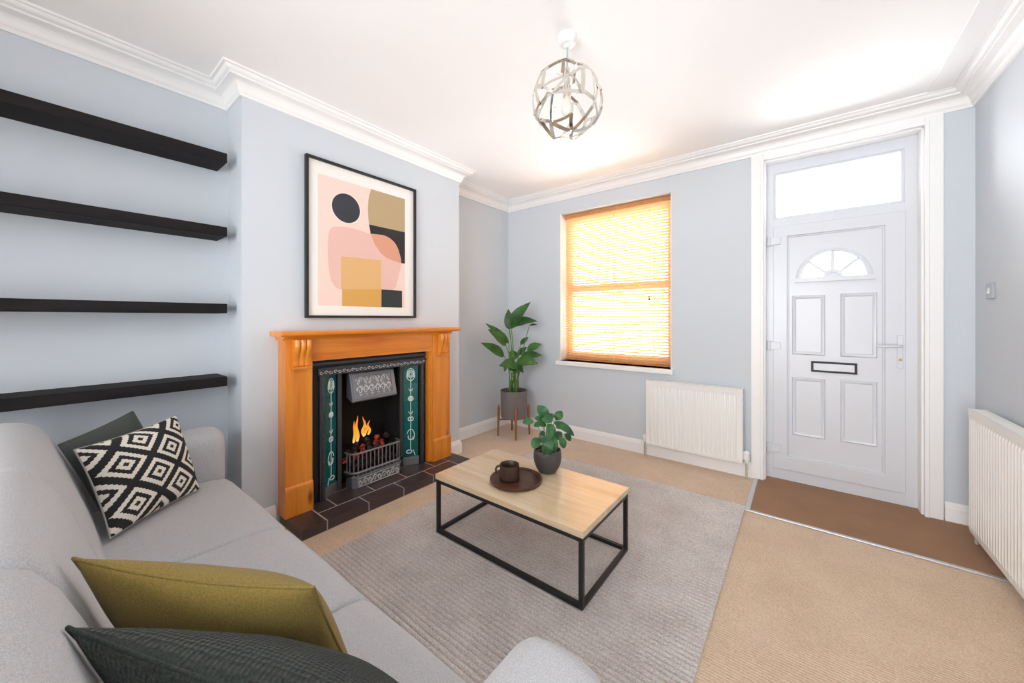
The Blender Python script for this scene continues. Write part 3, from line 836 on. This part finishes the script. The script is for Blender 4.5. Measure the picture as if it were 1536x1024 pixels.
# ------------------------------------------------------------------ plants
CA, SA = math.cos(.666), math.sin(.666)
RIGHT = Vector((CA, SA, 0)); BACK = Vector((-SA, CA, 0)); UP = Vector((0, 0, 1))
def leafblade(w, uvl, p0, p1, width, arch=.2, nrm=None, fold=.25, shape=1.0, roundness=.75, nseg=12):
    p0 = Vector(p0); p1 = Vector(p1); ax = p1 - p0; L = ax.length
    nrm = Vector(nrm if nrm else (0, 0, 1)).normalized()
    side = ax.cross(nrm).normalized(); n = side.cross(ax).normalized()
    cols = (-1, -.55, 0, .55, 1); rows = []
    for i in range(nseg + 1):
        t = i / nseg
        wd = width / 2 * (math.sin(PI * t ** roundness)) ** shape
        wd = max(wd, .0008)
        c = p0 + ax * t + n * arch * L * math.sin(PI * t)
        rows.append([(w.bm.verts.new(c + side * q * wd + n * (abs(q) * wd * fold + .05 * wd * math.sin(t * 17 + q * 3))), (q * .5 + .5, t)) for q in cols])
    for a, b_ in zip(rows, rows[1:]):
        for j in range(4):
            f = w.bm.faces.new((a[j][0], a[j + 1][0], b_[j + 1][0], b_[j][0]))
            for lp, d in zip(f.loops, (a[j], a[j + 1], b_[j + 1], b_[j])): lp[uvl].uv = d[1]

def plant_frame(cpos, mpp, u0, v0z):
    """local frame: (right px, up px, depth m) -> world"""
    def f(dx, z, dep=0): return Vector((cpos[0], cpos[1], 0)) + RIGHT * dx + BACK * dep + UP * z
    return f

# tall plant
tc_ = (-2.425, 3.117)
sp_ = .00716
def tp(cx_, cy_, dep=0):
    u = 710 + .15625 * cx_; v = 440 + .15625 * cy_
    return Vector((tc_[0], tc_[1], 0)) + RIGHT * ((u - 771) * sp_) + UP * (1.25 - (v - 478) * sp_) + BACK * dep
st = root('plant_stand', (tc_[0], tc_[1], 0), 'walnut four legged plant stand in the window corner', 'plant stand')
POTZ = .20
for k in range(4):
    a = .666 - PI / 2 + .12 + k * PI / 2
    d = Vector((math.cos(a), math.sin(a), 0)); c = Vector((tc_[0], tc_[1], 0))
    w = MB(); w.loft([[c + d * r + d * i * .013 * q + d.orthogonal().normalized() * j * .016 * q + UP * z for i, j in ((-1, -1), (1, -1), (1, 1), (-1, 1))] for r, z, q in ((.17, 0, .65), (.163, .2, 1), (.162, .30, 1), (.162, .325, .7))])
    w.build('leg', M['walnut'], st, bevel=.004)
w = MB()
for k in range(2):
    a = .666 - PI / 2 + .12 + k * PI / 2; d = Vector((math.cos(a), math.sin(a), 0)); c = Vector((tc_[0], tc_[1], POTZ - .012 - .014 * k))
    w.bar(c - d * .16, c + d * .16, .022, .014)
w.build('cross_brace', M['walnut'], st)
pl = root('potted_plant', (tc_[0], tc_[1], POTZ), 'tall broad leaved green plant in a grey pot on the walnut stand', 'plant')
w = MB(); w.lathe((tc_[0], tc_[1], POTZ - .0049), [(0, 0), (.128, 0), (.136, .008), (.1435, .285), (.1425, .292), (.136, .29), (.132, .25), (0, .25)], 48)
w.build('pot', M['pot_grey'], pl, smooth=40)
w = MB(); w.lathe((tc_[0], tc_[1], POTZ + .244), [(.131, 0), (.1, .012), (.05, .016), (0, .017)], 32); w.build('soil', M['soil'], pl, smooth=60)
leaves = [  # base, tip, width px(crop), base depth, tip depth, arch
    ((350, 340), (548, 86), 120, -.02, -.08, .10), ((345, 345), (338, 150), 85, -.03, .0, .08), ((365, 315), (612, 268), 105, -.04, -.12, .14),
    ((345, 480), (118, 284), 75, .0, -.05, .05), ((318, 500), (145, 338), 95, -.02, -.12, .07), ((300, 600), (84, 466), 105, -.03, -.14, .05),
    ((455, 495), (536, 422), 48, .02, .08, .1), ((520, 560), (662, 490), 80, .0, .08, .16), ((450, 625), (662, 588), 95, -.04, -.08, .14),
    ((420, 640), (615, 660), 120, -.08, -.16, .10), ((430, 690), (252, 675), 120, -.08, -.2, .14), ((395, 640), (370, 545), 90, -.02, .05, .08),
    ((540, 306), (616, 300), 26, -.02, -.05, .05), ((400, 660), (480, 745), 70, -.08, -.16, .1), ((330, 660), (300, 755), 46, .02, .0, .05),
    ((430, 600), (520, 520), 60, .05, .1, .1), ((360, 670), (420, 745), 80, -.1, -.18, .1)]
w = MB(); uvl = w.bm.loops.layers.uv.new('UVMap')
ws = MB(); random.seed(5)
for (b0, t0, wd, d0, d1, ar) in leaves:
    p0 = tp(*b0, d0); p1 = tp(*t0, d1)
    nv = (-BACK * .75 + UP * .65)
    leafblade(w, uvl, p0, p1, wd * .15625 * sp_ * 1.05, ar, nv, .22, .9, .72)
    s0 = Vector((tc_[0], tc_[1], POTZ + .25)) + RIGHT * random.uniform(-.05, .05) + BACK * random.uniform(-.05, .03)
    mid = s0.lerp(p0, .55) + RIGHT * (-(p0 - s0).dot(RIGHT) * .18)
    pts = [s0 * (1 - t) ** 2 + mid * 2 * t * (1 - t) + p0 * t * t for t in [k / 8 for k in range(9)]] + [p0.lerp(p1, .25) + nv.normalized() * ar * (p1 - p0).length * .6]
    ws.tube(pts, [.0075 - .0045 * k / 9 for k in range(10)], 7)
w.build('foliage', M['leaf_tall'], pl, smooth=180)
ws.build('stems', M['stem'], pl, smooth=180)

# small plant on the table
sc_ = (-1.174, 1.832); ss = .00393
def spt(cx_, cy_, dep=0):
    u = 720 + .14646 * cx_; v = 580 + .14646 * cy_
    return Vector((sc_[0], sc_[1], 0)) + RIGHT * ((u - 822) * ss) + UP * (1.25 - (v - 478) * ss) + BACK * dep
ps = root('potted_plant', (sc_[0], sc_[1], TZ), 'small round leaved plant in a charcoal pot on the coffee table', 'plant')
w = MB(); w.lathe((sc_[0], sc_[1], TZ), [(0, 0), (.044, 0), (.05, .004), (.068, .03), (.079, .06), (.0825, .085), (.081, .112), (.077, .131), (.0745, .133), (.071, .13), (.072, .112), (0, .108)], 48)
w.build('pot', M['pot_dark'], ps, smooth=40)
w = MB(); w.lathe((sc_[0], sc_[1], TZ + .106), [(.072, 0), (.05, .008), (0, .01)], 32); w.build('soil', M['soil'], ps, smooth=60)
sl = [((690, 330), (600, 200), 105, -.0, .03, .2), ((640, 330), (558, 300), 62, -.02, -.04, .15), ((790, 350), (850, 262), 84, .02, .04, .12),
      ((760, 350), (952, 468), 74, -.02, -.06, .2), ((560, 370), (444, 392), 66, .03, .06, .14), ((600, 510), (545, 605), 92, -.02, -.04, .1),
      ((740, 300), (640, 330), 90, -.03, -.05, .2), ((690, 330), (765, 285), 62, -.02, .02, .12), ((700, 470), (672, 690), 105, -.05, -.07, .12),
      ((760, 540), (850, 480), 82, .0, .03, .15), ((830, 500), (855, 600), 70, -.03, -.05, .1), ((870, 480), (938, 555), 58, .0, .01, .15),
      ((790, 430), (880, 425), 66, .03, .06, .2), ((640, 430), (630, 545), 60, -.03, -.05, .1), ((700, 350), (745, 480), 80, -.05, -.07, .14),
      ((660, 380), (560, 420), 56, .02, .04, .14), ((720, 380), (690, 500), 70, -.06, -.08, .12), ((740, 470), (765, 640), 74, -.03, -.05, .12),
      ((780, 560), (745, 520), 60, -.01, -.02, .1), ((690, 420), (610, 400), 60, .04, .07, .1)]
w = MB(); uvl = w.bm.loops.layers.uv.new('UVMap'); ws = MB(); random.seed(9)
for (b0, t0, wd, d0, d1, ar) in sl:
    p0 = spt(*b0, d0); p1 = spt(*t0, d1); nv = (-BACK * .8 + UP * .55)
    leafblade(w, uvl, p0, p1, wd * .14646 * ss * 1.08, ar, nv, .15, .62, .85)
    s0 = Vector((sc_[0], sc_[1], TZ + .11)) + RIGHT * random.uniform(-.02, .02) + BACK * random.uniform(-.02, .02)
    mid = s0.lerp(p0, .6) + RIGHT * (-(p0 - s0).dot(RIGHT) * .3) + UP * .01
    ws.tube([s0 * (1 - t) ** 2 + mid * 2 * t * (1 - t) + p0 * t * t for t in [k / 7 for k in range(8)]], .0019, 6)
w.build('foliage', M['leaf_small'], ps, smooth=180)
ws.build('stems', M['stem'], ps, smooth=180)

# ------------------------------------------------------------------ sofa
sf = root('sofa', (-1.39, .18, 0), 'light grey three seat fabric sofa with rounded arms', 'sofa')
AZ = .665
seams = [(-2.372, -1.652), (-1.648, -1.042), (-1.038, -.436)]
w = MB(); w.box(-2.56, -.26, -.2, .555, .085, .29); w.build('base', M['sofa'], sf, bevel=.02, seg=3)
def cushion_loft(secf, x0, x1, puff=.02, rnd=.035):
    """secf(inset) -> list of (y,z); rounded ends along x"""
    secs = []; n = 6
    for k in range(n + 1):
        a = PI / 2 * k / n; secs.append((x0 + rnd * (1 - math.cos(a * 1)) if False else x0 + rnd * (1 - math.sin(PI / 2 - a)), rnd * (1 - math.sin(a))))
    mids = [(x0 + rnd + (x1 - x0 - 2 * rnd) * k / 8, -puff * math.sin(PI * k / 8)) for k in range(1, 8)]
    full = secs + mids + [(x0 + x1 - x, i) for x, i in secs[::-1]]
    w = MB(); w.loft([[(x, y, z) for y, z in secf(i)] for x, i in full]); return w
def inset_poly(pts, d):
    N = len(pts); out = []
    for i in range(N):
        a, b_, c = Vector(pts[i - 1]), Vector(pts[i]), Vector(pts[(i + 1) % N])
        e1 = (b_ - a).normalized(); e2 = (c - b_).normalized(); n = Vector((-e1.y, e1.x)) + Vector((-e2.y, e2.x))
        if n.length < 1e-6: n = Vector((-e1.y, e1.x))
        n.normalize(); out.append(tuple(b_ + n * d))
    return out
# seat section (y,z) anticlockwise
seat = [(.04, .285), (.52, .285), (.585, .292), (.612, .32), (.62, .355), (.612, .392), (.588, .416), (.54, .428), (.42, .434), (.28, .434), (.15, .43), (.06, .425), (.04, .40)]
for x0, x1 in seams:
    cushion_loft(lambda i: inset_poly(seat, i), x0, x1, .004, .02).build('seat_cushion', M['sofa'], sf, smooth=60)
back = [(-.2, .29), (.13, .29), (.14, .36), (.128, .43), (.105, .52), (.075, .62), (.045, .71), (.018, .78), (-.012, .828), (-.05, .852), (-.095, .86), (-.14, .852), (-.178, .825), (-.2, .78), (-.21, .6)]
back = [(y - .0, z) for y, z in back]
for x0, x1 in seams:
    cushion_loft(lambda i: inset_poly(back, i), x0, x1, .004, .028).build('back_cushion', M['sofa'], sf, smooth=60)
MB().box(-2.56, -.26, -.26, -.205, .085, .80).build('back_frame', M['sofa'], sf, bevel=.02, seg=3)
def arm(x0, x1):
    xc = (x0 + x1) / 2; hw = (x1 - x0) / 2
    sec = [(-1, .1), (1, .1), (1, .2), (1.0, .4), (1.0, .55), (.97, .605), (.86, .642), (.65, .660), (.3, .667), (-.3, .667), (-.65, .660), (-.86, .642), (-.97, .605), (-1, .55), (-1, .4), (-1, .2)]
    secs = []
    def row(y, i): return [(xc + (hw - i) * a, y, z - (i if z > .55 else 0) + (i * .3 if z < .15 else 0)) for a, z in sec]
    for k in range(6): a = PI / 2 * k / 5; secs.append(row(-.25 + .05 * (1 - math.sin(a)), .05 * (1 - math.sin(a)) if False else .0 + .04 * (1 - math.sin(a))))
    secs = [row(-.255 + .045 * (1 - math.cos(PI / 2 * k / 5)), .045 * (1 - math.sin(PI / 2 * k / 5))) for k in range(6)]
    secs += [row(y, 0) for y in (-.1, .1, .3, .45)]
    secs += [row(.6 - .055 + .055 * math.sin(PI / 2 * k / 6), .055 * (1 - math.cos(PI / 2 * k / 6))) for k in range(7)]
    w = MB(); w.loft(secs); return w.build('armrest', M['sofa'], sf, smooth=50)
arm(-2.6, -2.377); arm(-.432, -.232)
for x in (-2.5, -.3):
    for y in (-.16, .48):
        w = MB(); w.lathe((x, y, 0), [(0, 0), (.016, 0), (.024, .1), (0, .1)], 16); w.build('leg', M['walnut'], sf, smooth=40)

# ------------------------------------------------------------------ throw cushions
def pillow(name, c, T1, T2, mats, label, n=26, bow=(.06, .06), seam=None, pw=.5, sag=0):
    """c: BL, BR, TR, TL; T1 front half-thickness, T2 back"""
    BL, BR, TR, TL = [Vector(q) for q in c]
    nrm = (BR - BL).cross(TL - BL).normalized()
    w = MB(); uvl = w.bm.loops.layers.uv.new('UVMap')
    def base(s, t):
        s2 = s * (1 - bow[0] * (1 - t * t)); t2 = t * (1 - bow[1] * (1 - s * s))
        a, b_ = (s2 + 1) / 2, (t2 + 1) / 2
        return BL * (1 - a) * (1 - b_) + BR * a * (1 - b_) + TR * a * b_ + TL * (1 - a) * b_
    g = [-math.cos(PI * k / n) for k in range(n + 1)]
    F = {}; B = {}
    for i, s in enumerate(g):
        for j, t in enumerate(g):
            h = max(0, (1 - s * s) * (1 - t * t)) ** pw
            p = base(s, t); wr = .004 * noise.noise(p * 9) * h
            edge = i in (0, n) or j in (0, n)
            F[i, j] = w.bm.verts.new(p + nrm * (h * T1 + wr))
            B[i, j] = F[i, j] if edge else w.bm.verts.new(p - nrm * (h * T2 - wr))
    for i in range(n):
        for j in range(n):
            for D, mi, order in ((F, 0, 1), (B, len(mats) - 1 if isinstance(mats, list) else 0, -1)):
                ks = [(i, j), (i + 1, j), (i + 1, j + 1), (i, j + 1)][::order]
                f = w.bm.faces.new([D[k] for k in ks]); f.material_index = mi
                for lp, k in zip(f.loops, ks): lp[uvl].uv = ((g[k[0]] + 1) / 2, (g[k[1]] + 1) / 2)
    edge = [base(g[i], -1) for i in range(n)] + [base(1, g[j]) for j in range(n)] + [base(g[i], 1) for i in range(n, 0, -1)] + [base(-1, g[j]) for j in range(n, 0, -1)]
    o = w.build(name, mats, smooth=180)
    tag(o, label, 'cushion')
    w = MB(); w.tube(edge, .0032, 6, closed=True); w.build('piping', seam or mats[0], o, smooth=180)
    return o
pillow('throw_cushion', [(-1.975, .150, .452), (-2.235, .455, .445), (-2.27, .378, .805), (-2.115, .070, .765)], .075, .055, [M['kilim'], M['grey_back']],
       'black and cream diamond patterned cushion in the far sofa corner', seam=M['grey_back'])
pillow('throw_cushion', [(-2.11, .155, .455), (-2.31, .40, .455), (-2.36, .247, .835), (-2.2, .035, .775)], .03, .03, [M['dark_grey']],
       'plain slate grey cushion behind the diamond patterned one', bow=(.03, .03))
pillow('throw_cushion', [(-1.12, .16, .45), (-.78, .43, .45), (-.735, .32, .735), (-1.10, .035, .79)], .055, .09, [M['olive']],
       'olive green velvet cushion in the middle of the sofa', bow=(.02, .15))
pillow('throw_cushion', [(-.82, .16, .46), (-.49, .48, .46), (-.415, .305, .665), (-.86, .022, .79)], .06, .115, [M['green_knit']],
       'dark green waffle knit cushion leaning on the near sofa arm')

# ------------------------------------------------------------------ radiators
def radiator(rt, to, length, z0, z1, flutes, valves=True, grille=True):
    """to(a, d, z): a along the wall, d out of the wall"""
    D0, D1 = .035, .095
    w = MB(); prof = []
    n = flutes * 6; m = .03
    for k in range(n + 1):
        a = m + (length - 2 * m) * k / n
        prof.append((a, D1 - .008 + .008 * (1 if (k % 6) in (1, 2, 3) else 0)))
    sec_full = [(0.004, D1 - .008)] + prof + [(length - .004, D1 - .008)]
    def flat(o): return [(a, D1 - o) for a, d in sec_full]
    rows = [([(a, D1 - .03) for a, d in sec_full], z0), (flat(.006), z0 + .004), (flat(.002), z0 + .02), (flat(.004), z0 + .035), (sec_full, z0 + .05), (sec_full, z1 - .06), (flat(.004), z1 - .045), (flat(.0), z1 - .03), (flat(.0), z1 - .004), ([(a, D1 - .03) for a, d in sec_full], z1)]
    w.loft([[to(a, d, z) for a, d in s] for s, z in rows], closed=False)
    body = MB()
    p = w.build('front_panel', M['radiator'], rt, smooth=35)
    def bx(a0, a1, d0, d1, zz0, zz1):
        q = MB(); q.loft([[to(a, d, z) for a, d in ((a0, d0), (a1, d0), (a1, d1), (a0, d1))] for z in (zz0, zz1)]); return q
    bx(.004, length - .004, D0, D0 + .012, z0 + .01, z1 - .01).build('rear_panel', M['radiator'], rt)
    bx(0, .006, D0 - .005, D1 - .002, z0 + .02, z1 - .002).build('side_panel', M['radiator'], rt, bevel=.002)
    bx(length - .006, length, D0 - .005, D1 - .002, z0 + .02, z1 - .002).build('side_panel', M['radiator'], rt, bevel=.002)
    g = MB()
    for k in range(2):
        d0 = D0 - .004 + k * (D1 - D0 - .006)
        g.loft([[to(a, d, z) for a, d in ((.002, d0), (length - .002, d0), (length - .002, d0 + .012), (.002, d0 + .012))] for z in (z1 - .002, z1 + .004)])
    ns = int(length / .018)
    for k in range(ns):
        a = .01 + (length - .02) * k / ns
        g.loft([[to(q, d, z) for q, d in ((a, D0), (a + .006, D0), (a + .006, D1 - .004), (a, D1 - .004))] for z in (z1 - .001, z1 + .003)])
    g.build('top_grille', M['radiator'], rt)
    for a in (.1, length - .1):
        bx(a - .015, a + .015, .004, D0, z0 + .1, z1 - .1).build('wall_bracket', M['radiator'], rt)
    return bx
def tob(a, d, z): return (-1.102 + a, YB - d, z)
r1 = root('radiator', (-.73, YB - .06, .0), 'small white panel radiator between the window and the front door', 'radiator')
radiator(r1, tob, .744, .115, .697, 20)
for a, s_, big in ((-.022, 1, 0), (.766, -1, 1)):
    x = -1.102 + a; yv = YB - .06
    w = MB(); w.tube([(x, yv, 0), (x, yv, .13)], .0075, 10); w.tube([(x, yv, .13), (x + s_ * .028, yv, .135)], .009, 10)
    v = w.build('valve_pipe', M['pipe'], r1, smooth=50)
    w = MB(); w.lathe((x, yv, .125), [(0, 0), (.012, 0), (.014, .02), (.017 + .006 * big, .024), (.018 + .006 * big, .06 + .02 * big), (.012, .068 + .025 * big), (0, .07 + .025 * big)], 16)
    w.build('valve_cap', M['plastic'], v, smooth=40)
def tor(a, d, z): return (XR - d, 3.161 - a, z)
r2 = root('radiator', (XR - .06, 2.5, 0), 'long white panel radiator on the right wall past the door matting', 'radiator')
radiator(r2, tor, 1.36, .072, .752, 40)
for a in (-.02, 1.38):
    zf = .0072 if a < 0 else 0
    w = MB(); w.tube([(XR - .06, 3.161 - a, zf), (XR - .06, 3.161 - a, .11)], .0075, 10); w.tube([(XR - .06, 3.161 - a, .11), (XR - .06, 3.161 - a - (.03 if a < 0 else -.03), .115)], .009, 10)
    v = w.build('valve_pipe', M['pipe'], r2, smooth=50)
    w = MB(); w.lathe((XR - .06, 3.161 - a, .105), [(0, 0), (.014, 0), (.018, .02), (.018, .06), (0, .068)], 16); w.build('valve_cap', M['plastic'], v, smooth=40)

# light switch
sw = root('light_switch', (XR, 3.21, 1.36), 'small white light switch on the right wall by the front door', 'switch')
MB().box(XR - .011, XR, 3.165, 3.255, 1.36, 1.446).build('switch_plate', M['grey_plastic'], sw, bevel=.003)
w = MB(); w.loft([[(x, y, z) for x, z in ((XR - .0105, 1.388), (XR - .018, 1.39), (XR - .012, 1.42), (XR - .0105, 1.42))] for y in (3.198, 3.222)]); w.build('rocker', M['plastic'], sw)

# ------------------------------------------------------------------ pendant
pc = Vector((-.903, 1.588, 0))
pd = root('pendant_light', (pc.x, pc.y, ZC), 'silver metal strip globe pendant hanging from the ceiling', 'pendant light')
w = MB(); w.lathe((pc.x, pc.y, ZC - .058), [(0, 0), (.012, 0), (.016, .012), (.034, .016), (.044, .03), (.046, .05), (.046, .058), (0, .058)], 32)
w.build('ceiling_rose', M['plastic'], pd, smooth=40)
gc = Vector((pc.x - .003, pc.y, 2.318)); GR = .172
w = MB(); w.tube([(pc.x, pc.y, ZC - .055), (pc.x, pc.y, gc.z + GR * .93)], .0042, 8); w.build('cord', M['grey_plastic'], pd, smooth=60)
w = MB(); w.lathe((pc.x, pc.y, gc.z + .02), [(0, 0), (.02, 0), (.022, .05), (.016, .06), (.012, GR * .93 - .02), (0, GR * .93 - .02)], 20); w.build('lamp_holder', M['chrome'], pd, smooth=40)
w = MB(); w.lathe((pc.x, pc.y, gc.z - .075), [(0, 0), (.018, .004), (.03, .025), (.031, .04), (.02, .07), (.013, .095), (0, .095)], 24); w.build('bulb', M['bulb'], pd, smooth=60)
random.seed(21)
ico = bmesh.new(); bmesh.ops.create_icosphere(ico, subdivisions=2, radius=1.0)
rot = Matrix.Rotation(.4, 3, 'X') @ Matrix.Rotation(.9, 3, 'Z')
vs = [(rot @ v.co).normalized() for v in ico.verts]; es = [(e.verts[0].index, e.verts[1].index) for e in ico.edges]
js = [(v + Vector([random.uniform(-.13, .13) for _ in range(3)])).normalized() * GR * random.uniform(.95, 1.05) for v in vs]
random.shuffle(es)
kept = es[:66]
for a, b_ in kept:
    p, q = gc + js[a], gc + js[b_]
    d = (q - p); p = p - d * .04; q = q + d * .04
    mid = (p + q) / 2 - gc
    w = MB()
    up = Matrix.Rotation(random.uniform(-.7, .7), 3, d.normalized()) @ mid.normalized()
    s = d.normalized().cross(up).normalized(); hw = random.uniform(.006, .0115)
    bow = up * .008
    pts = [p, p.lerp(q, .33) + bow, p.lerp(q, .67) + bow, q]
    w.loft([[c + s * hw + up * .0007, c - s * hw + up * .0007, c - s * hw - up * .0007, c + s * hw - up * .0007] for c in pts])
    w.build('metal_strip', M['chrome'], pd, smooth=40)
ico.free()

# ------------------------------------------------------------------ light
wd = bpy.data.worlds.new('sky'); SC.world = wd; wd.use_nodes = True
nt = wd.node_tree; bg = nt.nodes['Background']
bg.inputs['Color'].default_value = (.96, .98, 1, 1)
tcw = nd(nt, 'ShaderNodeTexCoord'); spw = nd(nt, 'ShaderNodeSeparateXYZ'); nt.links.new(tcw.outputs['Generated'], spw.inputs[0])
mrw = nd(nt, 'ShaderNodeMapRange'); nt.links.new(spw.outputs['Y'], mrw.inputs['Value'])        # brighter overcast sky over the street side
for k_, v_ in (('From Min', -.3), ('From Max', .5), ('To Min', 6.5), ('To Max', 8.5)): mrw.inputs[k_].default_value = v_
nt.links.new(mrw.outputs['Result'], bg.inputs['Strength'])
def portal(name, loc, rot, sx, sy):
    l = bpy.data.lights.new(name, 'AREA'); l.shape = 'RECTANGLE'; l.size = sx; l.size_y = sy
    l.cycles.is_portal = True
    o = bpy.data.objects.new(name, l); COL.objects.link(o); o.location = loc; o.rotation_euler = rot
portal('window_portal', ((WX0 + WX1) / 2, YB + .27, (WZ0 + WZ1) / 2), (-PI / 2, 0, 0), WX1 - WX0, WZ1 - WZ0)
portal('door_portal', (.19, YB + .2, 1.95), (-PI / 2, 0, 0), .8, .9)
portal('rear_portal', ((RX0 + RX1) / 2, YR - .25, (RZ0 + RZ1) / 2), (PI / 2, 0, 0), RX1 - RX0, RZ1 - RZ0)

# ------------------------------------------------------------------ camera
cam = bpy.data.cameras.new('camera'); co = bpy.data.objects.new('camera', cam); COL.objects.link(co); SC.camera = co
cam.sensor_fit = 'HORIZONTAL'; cam.sensor_width = 36
cam.lens = 552.13 / 1536 * 36
cam.shift_y = (477.83 - 512) / 1536
cam.clip_start = .02
co.location = (0, 0, 1.25); co.rotation_euler = (PI / 2, 0, .666)

SC.view_settings.view_transform = 'Standard'; SC.view_settings.look = 'None'
SC.view_settings.exposure = .85; SC.view_settings.gamma = 1; SC.view_settings.use_curve_mapping = False
SC.cycles.max_bounces = 12; SC.cycles.diffuse_bounces = 8; SC.cycles.transparent_max_bounces = 12
SC.cycles.sample_clamp_indirect = 8
